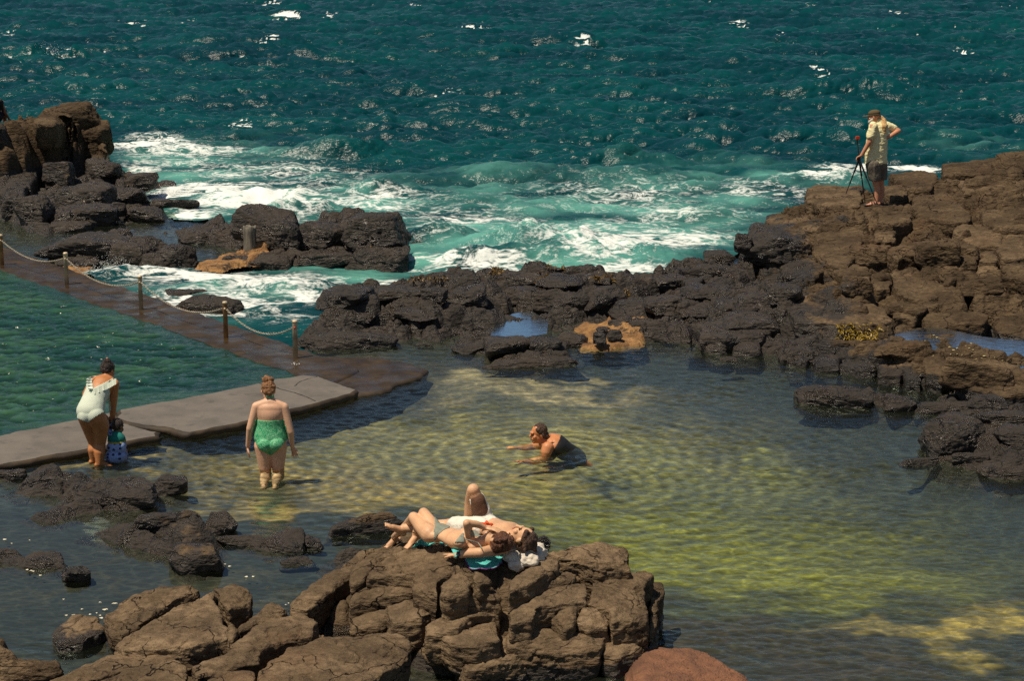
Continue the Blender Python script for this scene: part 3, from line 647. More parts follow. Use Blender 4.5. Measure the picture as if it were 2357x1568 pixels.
for key, (o, lst) in BL.items():
    k = OUT.index(o); vs, fs, wt, tn = [], [], [], []; base = 0
    for i, b in enumerate(lst):
        v, f = BB(*b, hf=.72 if key == 'reef' else None, seed=1000*k+i*17+3, sharp=SH.get(key, 10), yaw=None if key not in ('sun', 'fore') else np.random.default_rng(i+k).uniform(.05, .45))
        r = np.random.default_rng(k*100+i)
        w = o['wet'] + 1.2*(1-sst(o['wetline']*.4, o['wetline']*2.0, v[:, 2]))
        if key == 'right': w = np.maximum(w, 1.1*(1-sst(-.4, 2.2, v[:, 0]-W(1720, 650, .4)[0]+.5*perlin(v*.8))))
        if key == 'head': w = w + .35*(v[:, 1].mean() < 44.9)
        vs.append(v); fs.append(f+base); base += len(v); wt.append(np.clip(w, -.3, 1.3)); tn.append(np.full(len(v), np.clip(o['tone']+r.uniform(-.2, .25), 0, 1)))
    for i, (xa, ya, xb, yb, wp, hh) in enumerate(BARS.get(key, [])):
        A = hit(xa, ya); B = hit(xb, yb); L = np.linalg.norm(B-A); d = B-A; sc_ = FP/(.5*(A+B)[1]*CT+5.6*ST)
        yaw = math.atan2(d[1], d[0]); pit = math.atan2(d[2], math.hypot(d[0], d[1]))
        r = np.random.default_rng(k*55+i); ww = wp/sc_*1.25
        ctr = (A+B)/2; ctr = ctr+np.array([0, 0, .17-hh*.78])
        v, f = boulder(ctr, (L*.60, ww*.62, hh), 900+k*31+i, yaw, (r.uniform(-.18, .05), -pit), 13, 5, 1.0, 24)
        w = o['wet'] + 1.2*(1-sst(o['wetline']*.4, o['wetline']*2.0, v[:, 2]))
        vs.append(v); fs.append(f+base); base += len(v); wt.append(np.clip(w, -.3, 1.3)); tn.append(np.full(len(v), np.clip(o['tone']+r.uniform(-.1, .3), 0, 1)))
    if key in POLY:
        v, f, cnt = prism_blocks(o, *POLY[key], 5+k, VOX.get(key, .014)); r = np.random.default_rng(k)
        vs.append(v); fs.append(f+base); base += len(v); w = o['wet'] + 1.2*(1-sst(o['wetline']*.4, o['wetline']*2.0, v[:, 2]))
        if key == 'right': w = np.maximum(w, 1.1*(1-sst(-.4, 2.2, v[:, 0]-W(1720, 650, .4)[0]+.5*perlin(v*.8))))
        wt.append(np.clip(w, -.3, 1.3)); tn.append(np.concatenate([np.full(c_, np.clip(o['tone']+r.uniform(-.12, .3), 0, 1)) for c_ in cnt]))
    extra[k] = (np.concatenate(vs), np.concatenate(fs), np.concatenate(wt), np.concatenate(tn))

# ---- floor colours (sea bed, sand, weed) as surveyed from above
DARK = np.array([.020, .024, .024])
fc = np.tile(DARK, (NR*NC, 1)).reshape(NR, NC, 3)
wx = GX+.35*NZ1; wy = GY+.9*NZ2
def paint(lst, col, z=-.4):
    global fc
    b = np.clip(blobs(wx, wy, lst, z), 0, 1)[..., None]; fc = fc*(1-b)+np.array(col)*b
paint([(1150,1015,480,48,.75),(1250,1060,420,70,.7),(900,1060,300,70,.6),(700,1030,200,40,.35)], (.40, .32, .14))
paint([(640,1085,210,38,.8),(820,1120,150,40,.8),(260,1085,130,18,1),(470,1150,70,20,.8),(650,1180,150,12,1),(800,1195,60,28,1),(950,1130,220,40,.9),(1150,1120,200,40,.75)], (.38, .26, .10), -.2)
paint([(1400,1220,260,60,.9),(1650,1260,420,80,.95),(1800,1340,420,70,1),(1500,1300,200,60,1),(2050,1380,260,40,.8)], (.23, .215, .030))
paint([(1500,1080,200,50,.5),(1700,1130,240,50,.5),(1450,1130,150,30,.6),(1750,1090,120,20,.5)], (.25, .235, .075))
paint([(1090,902,80,16,.9),(1250,920,220,12,.85),(1350,930,120,10,.8),(1340,885,40,8,.7)], (.50, .37, .22), -.3)
paint([(1365,1135,55,14,.9),(1850,1240,60,14,.6),(2150,1300,70,16,.6),(1950,1010,320,45,.5)], (.012, .018, .022))
paint([(2200,1452,190,26,1),(2330,1420,130,30,.9),(2000,1480,160,12,.6)], (.50, .34, .09), -.2)
paint([(1640,1450,130,45,.95),(1750,1510,350,30,.9),(1950,1560,450,40,.9)], (.050, .030, .018), -.2)
paint([(150,1300,420,120,1),(300,1400,300,120,1)], (.022, .022, .020), -.1)
paint([(330,1310,180,8,.55),(500,1350,120,14,.5),(640,1335,80,10,.5),(180,1395,190,9,.5)], (.085, .065, .035), -.12)
paint([(850,850,160,24,.8),(1050,850,60,10,.5),(270,530,300,18,.6)], (.075, .048, .03), -.12)

FA = grid_quads(NR, NC)
V = np.stack([GX, GY, H], -1).reshape(-1, 3)
att = {'wet': WET.ravel(), 'tone': np.array([oc['tone'] for oc in OUT]+[.5])[OID.ravel()], 'col': fc.reshape(-1, 3)}
foid = OID.ravel()[FA]; fz = H.ravel()[FA]
fo = np.where(np.all(foid == foid[:, :1], 1), foid[:, 0], foid.max(1))
fo = np.where(fz.max(1) < -.16, -1, fo)
v, f, a = submesh(V, FA, fo < 0, {'col': att['col']})
o = link('sea_bed', mesh_np('sea_bed', v, f, attrs=a), M_FLOOR); tag(o, kind='structure')
for k, oc in enumerate(OUT):
    if not (fo == k).any(): print('EMPTY', k, oc['label']); continue
    v, f, a = submesh(V, FA, fo == k, {'wet': att['wet'], 'tone': att['tone']})
    n0 = len(v); tris = None
    if k in extra:
        ev, ef, ew, et = extra[k]
        v = np.concatenate([v, ev]); tris = ef+n0
        a = {'wet': np.concatenate([a['wet'], ew]), 'tone': np.concatenate([a['tone'], et])}
    o = link(oc['name'], mesh_np(oc['name'], v, f, tris, attrs=a), M_ROCK)
    tag(o, oc['label'], oc['cat'])

# ---- loose boulders
def loose(box, label, wet, tone=.5, zb=None, mat=None, seed=1, **kw):
    v, f = BB(*box, zb=zb, seed=seed, det=6, **kw)
    w = np.full(len(v), wet)+.0
    if zb is not None or True: w = np.clip(w+1.2*(1-sst(.03, .12, v[:, 2])), -.3, 1.3)
    o = link('boulder', mesh_np('boulder', v, tris=f, attrs={'wet': w, 'tone': np.full(len(v), tone)}), mat or M_ROCK)
    tag(o, label, 'boulder'); return o
M_RED = None
mr = N('red_rock'); c = mr.co(); 
a_ = mr.mix(mr.ramp(mr.noise(c, 4, 6, .65), .3, .7), (.12, .052, .026), (.24, .105, .050))
a_ = mr.mix(mr.ramp(mr.noise(c, 30, 5, .7), .45, .75, 0, .6), a_, (.07, .035, .02))
M_RED = mr.done(mr.pbr(a_, .85, mr.bump(mr.math('ADD', mr.noise(c, 12, 6, .7), mr.noise(c, 50, 4)), .8, .03)))
loose((1030,1468,1228,1610), 'round dry brown boulder at the bottom edge just right of centre', -.2, .7, zb=-.1, seed=21, yaw=.2)
loose((1420,1498,1740,1650), 'reddish brown boulder at the bottom edge, redder than every other rock', -.3, .5, zb=-.15, mat=M_RED, seed=33, yaw=.3, sharp=8)
loose((136,1300,206,1346), 'small dark wet rock alone in the still pool below the flat dry-topped rock', 1.0, .4, zb=-.03, seed=4)
loose((2066,1054,2152,1078), 'low flat wet rock sitting in the natural pool off the right shelf', 1.0, .5, zb=-.03, seed=5)
loose((1654,820,1696,838), 'tiny dark rock poking out of the pool below the reef at centre right', 1.0, .4, zb=-.03, seed=6)
loose((955,788,992,800), 'tiny wet rock between the paved apron and the reef', 1.0, .4, zb=-.03, seed=7)
loose((700,1240,742,1272), 'small dark rock in the water left of the sunbathing rock', 1.0, .5, zb=-.03, seed=8)
loose((640,1283,720,1312), 'low wet rock slab below the thin rock in the left pool', 1.0, .5, zb=-.05, seed=9)
loose((370,660,470,700), 'half drowned wet rock in the white water behind the chain', 1.2, .3, zb=-.1, seed=10)
loose((380,684,560,730), 'dark flat-topped wet rock beneath the fourth chain span', 1.2, .3, zb=-.08, seed=11)
loose((545,690,600,716), 'small black rock in the surge channel right of the flat-topped rock', 1.2, .3, zb=-.08, seed=12)
loose((935,555,990,580), 'pointed black rock washed by foam at the tip of the islet', 1.2, .3, zb=-.05, seed=13)
loose((1616,574,1690,604), 'weed covered knob of rock where reef and right slope meet', 1.0, .3, seed=14)
loose((1945,428,2000,466), 'dark rounded boulder beside the tripod and behind the photographer', .5, .4, seed=15)

# ================================================================== WATER
def region(pts, x, y, z=0.0): return poly_dist([W(*p, z)[:2] for p in pts], x, y)
SEA_EDGE = [(-900,-150),(3400,-150),(3400,560),(2356,480),(1750,560),(1690,590),(1500,640),(1350,662),(1100,662),(800,690),(780,760),(705,818),(640,802),(520,772),(400,728),(300,683),(200,634),(205,615),(235,604),(450,600),(560,600),(640,545),(500,512),(405,506),(380,480),(300,450),(150,425),(-900,420)]
# --- open sea: two wind-wave fields built from a spectrum
def wave_tile(L, n, lam, amp, wdir, seed, spread=3.0):
    r = np.random.default_rng(seed); kx = np.fft.fftfreq(n, L/n)*2*np.pi
    KX, KY = np.meshgrid(kx, kx); K = np.hypot(KX, KY)+1e-9; k0 = 2*np.pi/lam
    S = np.where(K > k0*.35, K**-2.9*np.exp(-1.0*(k0/K)**3), 0)*np.exp(-(K*L/n/2.2)**2)
    c = (KX*math.cos(wdir)+KY*math.sin(wdir))/K; S *= np.abs(c)**spread
    z = np.sqrt(S/K)*(r.normal(size=K.shape)+1j*r.normal(size=K.shape))
    h = np.fft.ifft2(z).real; s = amp/h.std(); z *= s
    ch = [np.fft.ifft2(1j*KX/K*z).real, np.fft.ifft2(1j*KY/K*z).real]
    jx = np.fft.ifft2(-KX*KX/K*z).real; jy = np.fft.ifft2(-KY*KY/K*z).real
    return L, n, h*s, ch[0], ch[1], jx+jy
def tile(T, a, x, y):
    L, n = T[0], T[1]; A = T[a]; u = (x/L % 1)*n; v = (y/L % 1)*n
    i = np.floor(u).astype(int); j = np.floor(v).astype(int); fu = u-i; fv = v-j; i %= n; j %= n; i1 = (i+1) % n; j1 = (j+1) % n
    return (A[j, i]*(1-fu)+A[j, i1]*fu)*(1-fv)+(A[j1, i]*(1-fu)+A[j1, i1]*fu)*fv
T1 = wave_tile(61, 512, 2.9, .105, R(-106), 1, 4.0); T2 = wave_tile(17.3, 512, 1.1, .050, R(-84), 2, 2.0); T3 = wave_tile(143, 256, 13, .12, R(-100), 3, 4)
SR, SC = 1250, 1150
ys = 1/np.linspace(1/26.0, 1/230, SR); ys = np.concatenate([ys, np.geomspace(235, 6000, 40)]); SR = len(ys)
ts = np.linspace(-.36, .36, SC)
SX = ys[:, None]*ts[None]; SY = np.repeat(ys[:, None], SC, 1)
far = np.clip(1-(SY-230)/200, 0, 1)
sd_ = region(SEA_EDGE, SX, SY)
amp = (.30+.70*sst(1, 16, sd_))*far
ch_c = W(480, 670, 0); chn = np.exp(-(((SX-ch_c[0])/3.2)**2+((SY-ch_c[1])/2.2)**2)); amp *= 1-.35*chn
wq = P3(SX, SY)*.05
gust = 1+.6*fbm(P3(SX*.05, SY*.03)+5, 3)
SZ = (tile(T1, 2, SX, SY)*gust + tile(T2, 2, SX, SY) + tile(T3, 2, SX, SY))*amp
CX = (tile(T1, 3, SX, SY)*gust*1.0+tile(T2, 3, SX, SY))*amp; CY = (tile(T1, 4, SX, SY)*gust*1.0+tile(T2, 4, SX, SY))*amp
J = (tile(T1, 5, SX, SY)*gust+.5*tile(T2, 5, SX, SY))*amp
# a breaking swell and a few surges against the rocks
def ridge(px, py, rx, ry, hgt, ang=0):
    global SZ
    c = W(px, py, hgt*.5); ux = SX-c[0]; uy = SY-c[1]; ca, sa = math.cos(R(ang)), math.sin(R(ang))
    u = (ux*ca+uy*sa)/rx; v = (-ux*sa+uy*ca)/ry; v = np.where(v < 0, v*1.9, v)
    g = u*u+v*v; k = g < 6
    nz = fbm(P3(SX[k]*1.7+px, SY[k]*1.7, 2.0), 4)
    SZ[k] += hgt*np.exp(-g[k])*(1+.45*nz)
for q in [(1240,550,1.4,.9,.42,8),(1380,575,1.6,.7,.32,0),(1000,545,.8,.5,.30,10),(1120,590,1.3,.4,.2,0),(700,490,1.2,.6,.35,5),(880,430,.8,.5,.4,0),(590,450,1.6,.6,.2,8),(1600,490,1.0,.5,.25,-5),(1900,418,1.6,.8,.3,0),(2060,210,3.5,1.6,.5,5),(350,350,1.5,.8,.25,0),(300,625,.7,.4,.22,20),(690,665,.9,.35,.22,12),(560,655,1.2,.35,.15,15),(110,128,2.2,1.0,.6,0),(1440,365,1.6,.8,.35,0),(800,345,1.5,.7,.35,0),(1340,103,2,1,.5,0)]: ridge(*q)
aer = blobs(SX, SY, [(1330,560,420,100,1.0),(1500,500,330,90,.85),(700,490,400,90,.8),(1000,600,300,50,.95),(430,400,330,90,.6),(1650,480,240,70,.75),(870,628,140,24,.95),(480,670,330,90,.5),(1150,460,450,60,.55),(1850,425,190,28,.7),(560,480,230,60,.8),(2300,345,190,30,.4),(1700,400,400,50,.35)])
aer = np.clip(aer*(.9+.75*fbm(P3(SX*.4, SY*.6), 4)), 0, 1)
foam = blobs(SX, SY, [(330,335,120,28,.85),(450,360,200,46,.66),(310,400,70,34,.75),(480,440,180,34,.9),(390,440,45,20,1.05),(590,468,240,38,.92),(440,492,80,16,1.05),(640,415,340,65,.58),(700,495,150,28,.85),(870,470,240,40,.68),(1000,545,100,34,.85),(1245,545,135,36,1.0),(1390,580,180,34,.95),(1120,605,220,22,.85),(1500,550,260,60,.75),(1600,495,190,36,.7),(1400,455,380,50,.55),(1885,420,95,20,1.05),(2090,388,100,13,1.0),(1960,398,110,13,.9),(1450,620,200,20,.8),(1100,500,250,50,.55),(1750,450,160,30,.65),
  (300,622,100,26,1.1),(440,640,190,30,1.05),(620,655,210,32,1.08),(700,690,80,18,1.0),(480,700,220,34,1.0),(640,735,100,18,.8),(900,648,110,14,.65)])
foam = foam*(1+.45*fbm(P3(SX*.45, SY*.8)+3, 4))
caps = [(110,128,40,9),(190,132,40,5),(665,40,28,4),(350,60,14,4),(420,53,15,4),(40,77,22,5),(1340,102,18,8),(1090,65,28,5),(1010,152,22,4),(1893,170,14,5),(1800,86,10,4),(2040,217,36,6),(800,342,26,6),(1442,365,28,6),(630,10,16,3),(1860,12,14,3),(960,18,16,3),(320,47,12,3),(760,38,9,3),(1155,117,12,4),(2150,200,30,4),(560,290,20,4),(1030,215,22,4),(1960,310,18,6),(620,100,14,3),(2230,120,16,4),(1550,250,20,4),(1700,60,16,3),(2050,30,14,3)]
foam = foam*.75
Jn = J/(J[:900].std()+1e-6)
capm = blobs(SX, SY, [(a, b, c_*1.5, d_*2.2, 1.0) for a, b, c_, d_ in caps])
foam = np.maximum(foam, np.clip(capm*1.3, 0, 1)*sst(-.1, .9, Jn)*1.05)
crest = sst(3.0, 4.6, Jn)*.6*sst(3, 14, sd_)
foam = np.clip(np.maximum(foam, crest), 0, 1.1)
SVX = SX - .85*CX; SVY = SY - .85*CY
v = np.stack([SVX, SVY, SZ+.02], -1).reshape(-1, 3)
FS = grid_quads(SR, SC); keep = sd_.ravel()[FS].max(1) > -.05
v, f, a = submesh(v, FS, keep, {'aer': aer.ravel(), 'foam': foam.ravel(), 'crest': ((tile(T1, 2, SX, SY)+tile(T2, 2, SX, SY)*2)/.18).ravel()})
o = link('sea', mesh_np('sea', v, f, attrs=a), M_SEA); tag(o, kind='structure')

# --- still and rippled clear water of the natural pool
QR, QC = 1050, 1000
yq = 1/np.linspace(1/13.4, 1/50, QR); tq = np.linspace(-.345, .345, QC)
QX = yq[:, None]*tq[None]; QY = np.repeat(yq[:, None], QC, 1)
TP = wave_tile(9.7, 512, .34, .0050, R(-96), 9, 2.6); TQ = wave_tile(6.1, 512, .21, .0026, R(-120), 10, 2.0)
calmq = np.clip(blobs(QX, QY, [(150,1330,560,170,1.0),(620,1290,170,70,.9),(640,1190,150,45,.75)], 0, 4)*1.3, 0, 1)
calmq = np.maximum(calmq, .75*np.clip(blobs(QX, QY, [(2230,800,120,30,1),(1190,745,80,25,1)], 0, 4), 0, 1))
hz = (tile(TP, 2, QX, QY)+tile(TQ, 2, QX, QY))*(1-.93*calmq)
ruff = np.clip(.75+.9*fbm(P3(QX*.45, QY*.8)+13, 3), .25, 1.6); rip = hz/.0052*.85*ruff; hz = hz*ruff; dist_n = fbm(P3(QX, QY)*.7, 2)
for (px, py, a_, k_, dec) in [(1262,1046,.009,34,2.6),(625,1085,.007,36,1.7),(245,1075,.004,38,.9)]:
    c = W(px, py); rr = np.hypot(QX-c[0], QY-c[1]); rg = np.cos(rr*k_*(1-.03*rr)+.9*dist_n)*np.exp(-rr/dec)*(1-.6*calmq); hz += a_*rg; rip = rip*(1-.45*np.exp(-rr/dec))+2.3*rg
sq = region(SEA_EDGE, QX, QY)
v = np.stack([QX, QY, hz], -1).reshape(-1, 3); FQ = grid_quads(QR, QC)
v, f, a = submesh(v, FQ, sq.ravel()[FQ].min(1) < .05, {'calm': calmq.ravel(), 'rip': rip.ravel()})
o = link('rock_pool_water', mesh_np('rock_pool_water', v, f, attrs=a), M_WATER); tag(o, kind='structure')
# --- tide pool held up on the right slope
tp = [W(x, y, .31) for x, y in [(2060,768),(2150,752),(2260,775),(2400,790),(2400,862),(2300,850),(2210,820),(2120,800),(2050,800)]]
me = bpy.data.meshes.new('tide_pool_water'); me.from_pydata([tuple(p) for p in tp], [], [list(range(len(tp)))])
at = me.attributes.new('calm', 'FLOAT', 'POINT'); at.data.foreach_set('value', np.full(len(tp), .45, np.float32))
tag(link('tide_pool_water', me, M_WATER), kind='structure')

tp = [W(x, y, .15) for x, y in [(1128,772),(1142,742),(1180,722),(1222,716),(1262,738),(1258,768),(1200,778)]]
me = bpy.data.meshes.new('tide_pool_water'); me.from_pydata([tuple(p) for p in tp], [], [list(range(len(tp)))])
at = me.attributes.new('calm', 'FLOAT', 'POINT'); at.data.foreach_set('value', np.full(len(tp), .45, np.float32))
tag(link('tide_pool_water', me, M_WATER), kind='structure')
# ================================================================== BUILT POOL
ZS = .062
Cc = W(672, 858, ZS)[:2]                    # corner where the chained wall meets the walkway
Pa = W(-40, 606, ZS)[:2]; u_ = (Pa-Cc); u_ /= np.linalg.norm(u_)     # along the chained wall, away from us
Pb = W(0, 1001, .09)[:2]; v_ = (Pb-Cc); v_ /= np.linalg.norm(v_)      # along the walkway, to the left and nearer
def uv(a, b, z): p = Cc+u_*a+v_*b; return (p[0], p[1], z)
n1, n2 = 640, 420
A_, B_ = np.meshgrid(np.linspace(-.6, 17, n1), np.linspace(-.4, 9.5, n2), indexing='ij')
XX = Cc[0]+u_[0]*A_+v_[0]*B_; YY = Cc[1]+u_[1]*A_+v_[1]*B_
TS = wave_tile(12.3, 512, .62, .012, R(-100), 21, 2.4); TS2 = wave_tile(5.3, 384, .32, .010, R(-80), 22, 1.8)
edge = sst(-.1, 1.2, A_)*sst(-.1, 1.0, B_)*.8+.2
ZZ = ZS+(tile(TS, 2, XX, YY)+tile(TS2, 2, XX, YY))*edge
XX2 = XX-.9*tile(TS, 3, XX, YY)*edge; YY2 = YY-.9*tile(TS, 4, XX, YY)*edge
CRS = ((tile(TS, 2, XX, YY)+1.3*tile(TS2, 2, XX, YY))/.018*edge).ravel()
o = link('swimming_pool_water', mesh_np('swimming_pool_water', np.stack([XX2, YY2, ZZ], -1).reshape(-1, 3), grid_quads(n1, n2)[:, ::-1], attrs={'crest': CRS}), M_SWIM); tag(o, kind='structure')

def slab(name, pts, top, depth, mat_top, mat_side, jit=.012, step=.08, seed=0, parent=None, bow=.0):
    """flat slab with a worn, uneven rim; pts are plan points"""
    r = np.random.default_rng(seed); P = []
    pts = [np.asarray(p, float)[:2] for p in pts]
    for a, b in zip(pts, pts[1:]+pts[:1]):
        n = max(1, int(np.linalg.norm(b-a)/step))
        for i in range(n): P.append(a+(b-a)*i/n)
    P = np.array(P); P = P+jit*np.stack([fbm(P3(P[:, 0]*3, P[:, 1]*3)+seed, 3), fbm(P3(P[:, 0]*3, P[:, 1]*3)+seed+40, 3)], 1)*2
    c = P.mean(0); n = len(P)
    bm = bmesh.new()
    def ring(off, z): 
        q = P+(c-P)/np.linalg.norm(c-P, axis=1)[:, None]*off
        zn = fbm(P3(P[:, 0]*9, P[:, 1]*9)+seed, 3)
        return [bm.verts.new((x, y, z+.010*zn[i]-.004)) for i, (x, y) in enumerate(q)]
    r0 = [bm.verts.new((x, y, top)) for x, y in P+(c-P)/np.linalg.norm(c-P, axis=1)[:, None]*(.05+.03*np.abs(fbm(P3(P[:, 0]*6, P[:, 1]*6), 3)))[:, None]]
    r1 = ring(.008, top-.014); r2 = ring(-.004, top-.05); r3 = ring(.03+.02*r.random(), top-depth)
    f = bm.faces.new(r0); f.material_index = 0
    for a, b in ((r0, r1), (r1, r2), (r2, r3)):
        for i in range(n):
            g = bm.faces.new((a[i], a[(i+1) % n], b[(i+1) % n], b[i])); g.material_index = 1; g.smooth = True
    bmesh.ops.recalc_face_normals(bm, faces=bm.faces)
    me = bpy.data.meshes.new(name); bm.to_mesh(me); bm.free()
    return link(name, me, [mat_top, mat_side], parent)
# chained wall: awash, brown and wet
w0 = [Cc-u_*1.0+v_*.05, Cc+u_*17+v_*.05, Cc+u_*17-v_*1.05, Cc+u_*5.2-v_*.98, Cc+u_*3-v_*.9, Cc-u_*.6-v_*.85]
o = slab('pool_wall', w0, .071, .6, M_WETCONC, M_WETCONC, .03, .12, 3); tag(o, kind='structure')
# apron at the corner
ap = [W(x, y, .045) for x, y in [(672,862),(690,828),(760,820),(860,822),(930,832),(985,850),(965,868),(918,880),(896,896),(850,904),(815,910),(740,915)]]
o = slab('paved_apron', ap, .046, .2, M_WETCONC, M_EDGE, .02, .1, 4); tag(o, kind='structure')
# walkway: two slabs, the upper one broken along its near edge
s1 = [W(x, y, .092) for x, y in [(262,966),(270,944),(560,889),(640,872),(700,863),(732,864),(822,897),(815,905),(740,926),(680,942),(610,962),(540,978),(470,990),(432,998),(400,992),(380,986),(330,982)]]
o = slab('concrete_walkway', s1, .095, .12, M_CONC, M_EDGE, .018, .06, 5); tag(o, kind='structure')
s2 = [W(x, y, .08) for x, y in [(-120,1022),(0,1000),(276,946),(270,968),(330,985),(372,994),(368,1004),(300,1018),(200,1036),(100,1054),(0,1071),(-120,1092)]]
o = slab('concrete_walkway', s2, .082, .11, M_CONC, M_EDGE, .018, .06, 6); tag(o, kind='structure')
# retaining wall of the pool below the walkway
wl_ = [W(x, y, .0) for x, y in [(-120,1060),(280,982),(430,985),(700,905),(800,905),(720,880),(560,900),(270,955),(-120,1030)]]
o = slab('walkway_footing', wl_, -.03, .7, M_EDGE, M_EDGE, .03, .15, 7); tag(o, kind='structure')
# cracks across the walkway
M_CRACK = simple('dark_crack', (.02, .016, .012), .9)
def crack(pts, w, z):
    P = []; 
    for a, b in zip(pts, pts[1:]):
        for i in range(8): P.append(W(a[0]+(b[0]-a[0])*i/8, a[1]+(b[1]-a[1])*i/8, z))
    P = np.array(P); P[:, :2] += .03*np.stack([fbm(P*4, 3), fbm(P*4+9, 3)], 1)
    d = np.gradient(P[:, :2], axis=0); d /= np.linalg.norm(d, axis=1)[:, None]; nn = np.stack([-d[:, 1], d[:, 0]], 1)
    ww = w*(.4+.6*np.abs(fbm(P*9, 2)))[:, None]
    L = np.concatenate([P[:, :2]+nn*ww, P[:, 2:]], 1); Q = np.concatenate([P[:, :2]-nn*ww, P[:, 2:]], 1)
    v = np.stack([L, Q], 1).reshape(-1, 3); f = [(2*i, 2*i+1, 2*i+3, 2*i+2) for i in range(len(P)-1)]
    return link('walkway_crack', mesh_np('walkway_crack', v, np.array(f)), M_CRACK)
for pts, w in (([(590,880),(640,893),(690,907),(730,925)], .012), ([(735,866),(700,874),(672,890)], .008)):
    tag(crack(pts, w, .099), kind='structure')

# ---- stainless posts
def lathe(bm, prof, n=20, c=(0, 0, 0), mi=0):
    rows = []
    for r, z in prof: rows.append([bm.verts.new((c[0]+r*math.cos(2*math.pi*i/n), c[1]+r*math.sin(2*math.pi*i/n), c[2]+z)) for i in range(n)])
    for a, b in zip(rows, rows[1:]):
        for i in range(n):
            f = bm.faces.new((a[i], a[(i+1) % n], b[(i+1) % n], b[i])); f.smooth = True; f.material_index = mi
    for rw in (rows[0][::-1], rows[-1]): 
        if rw: bm.faces.new(rw).material_index = mi
def bm_obj(name, bm, mat, parent=None):
    me = bpy.data.meshes.new(name); bmesh.ops.recalc_face_normals(bm, faces=bm.faces); bm.to_mesh(me); bm.free(); return link(name, me, mat, parent)
M_STEEL = simple('stained_steel', (.58, .45, .29), .42, .25, 6, .1, 30, Metallic=.1)
M_STEEL2 = simple('rusty_steel', (.40, .21, .085), .5, .3, 8, .15, 30, Metallic=.05)
M_CHAIN = simple('chain_steel', (.50, .44, .33), .38, .2, 20, Metallic=.5)
M_RED2 = simple('red_plastic', (.45, .05, .015), .5)
posts = [(5, 610), (154, 655), (325, 713), (520, 778), (680, 825)]
lab = ['steel post at the left edge of the picture, first of the chain row', 'stained steel post second from the left beside the breaking splash', 'tall bright steel post in the middle of the chain row', 'rusty brown steel post fourth along the chained wall', 'steel post nearest the viewer, at the end of the chain by the paved apron']
TOPS = []
for i, ((px, py), lb) in enumerate(zip(posts, lab)):
    p = W(px, py, .068); e = empty('chain_post', p); tag(e, lb, 'post', 'posts along the chained pool wall')
    bm = bmesh.new(); hh = .56; lathe(bm, [(.036, -.1), (.036, hh-.03), (.038, hh-.025)], 20, p); bm_obj('post_shaft', bm, M_STEEL2 if i in (0, 3) else M_STEEL, e)
    bm = bmesh.new(); lathe(bm, [(.040, hh-.03), (.041, hh-.008), (.034, hh+.006), (.018, hh+.012), (.001, hh+.013)], 20, p); bm_obj('post_cap', bm, M_STEEL, e)
    bm = bmesh.new(); bmesh.ops.create_uvsphere(bm, u_segments=12, v_segments=8, radius=.016, matrix=Matrix.Translation((p[0]-.0, p[1]-.037, p[2]+hh-.10))); bm_obj('chain_eye', bm, M_RED2 if i == 4 else M_STEEL, e)
    TOPS.append(p+np.array([0, 0, hh-.09]))
clab = ['steel chain hanging between the first and second post', 'steel chain sagging in front of the breaking splash', 'steel chain hanging between the middle and the rusty post', 'steel chain dipping low between the last two posts']
pre = W(-150, 565, .13); 
for i in range(4):
    a, b = TOPS[i], TOPS[i+1]; sag = [.20, .24, .25, .24][i]
    bm = bmesh.new(); n = int(np.linalg.norm(b-a)/.033)
    pts = [a+(b-a)*t+np.array([0, 0, -4*sag*t*(1-t)]) for t in np.linspace(0, 1, n+1)]
    for j in range(n):
        c = (pts[j]+pts[j+1])/2; d = Vector(pts[j+1]-pts[j]).normalized(); side = Vector((0, 0, 1)).cross(d).normalized(); up = d.cross(side)
        ax = side if j % 2 else up
        ring = []
        for q in range(8):
            t = 2*math.pi*q/8; cc = Vector(c)+d*(.024*math.cos(t))+ax*(.013*math.sin(t)); nn = (d*math.cos(t)+ax*math.sin(t)).normalized(); bb = d.cross(ax)
            ring.append([bm.verts.new(cc+(nn*math.cos(s)+bb*math.sin(s))*.0052) for s in (0, 2.09, 4.19)])
        for q in range(8):
            A, B = ring[q], ring[(q+1) % 8]
            for s in range(3): bm.faces.new((A[s], A[(s+1) % 3], B[(s+1) % 3], B[s])).smooth = True
    o = bm_obj('chain', bm, M_CHAIN); tag(o, clab[i], 'chain', 'chains between the posts')

# ---- stump on the islet with its ochre concrete
sp = hit(576, 572); 
bm = bmesh.new(); zt = .42
n = 28; rows = []
for z, rr in ((-.15, .135), (.0, .122), (.15, .115), (.30, .118), (zt-.02, .122), (zt, .112)):
    rows.append([bm.verts.new((sp[0]+rr*(1+.05*math.sin(i*2.7)+.03*math.sin(i*5.1+z))*math.cos(2*math.pi*i/n), sp[1]+rr*(1+.05*math.sin(i*2.7))*math.sin(2*math.pi*i/n), sp[2]+z+(.02*math.sin(i*.9) if z > .3 else 0))) for i in range(n)])
for a, b in zip(rows, rows[1:]):
    for i in range(n): bm.faces.new((a[i], a[(i+1) % n], b[(i+1) % n], b[i])).smooth = True
bm.faces.new(rows[-1])
mw = N('weathered_timber'); cw = mw.co((1, 1, .12)); 
M_WOOD = mw.done(mw.pbr(mw.mix(mw.ramp(mw.noise(cw, 30, 5, .7), .3, .7), (.055, .048, .036), (.21, .185, .14)), .85, mw.bump(mw.noise(cw, 40, 4), .6, .02)))
tag(bm_obj('timber_stump', bm, M_WOOD), 'weathered grey timber stump standing on the dark islet', 'stump')
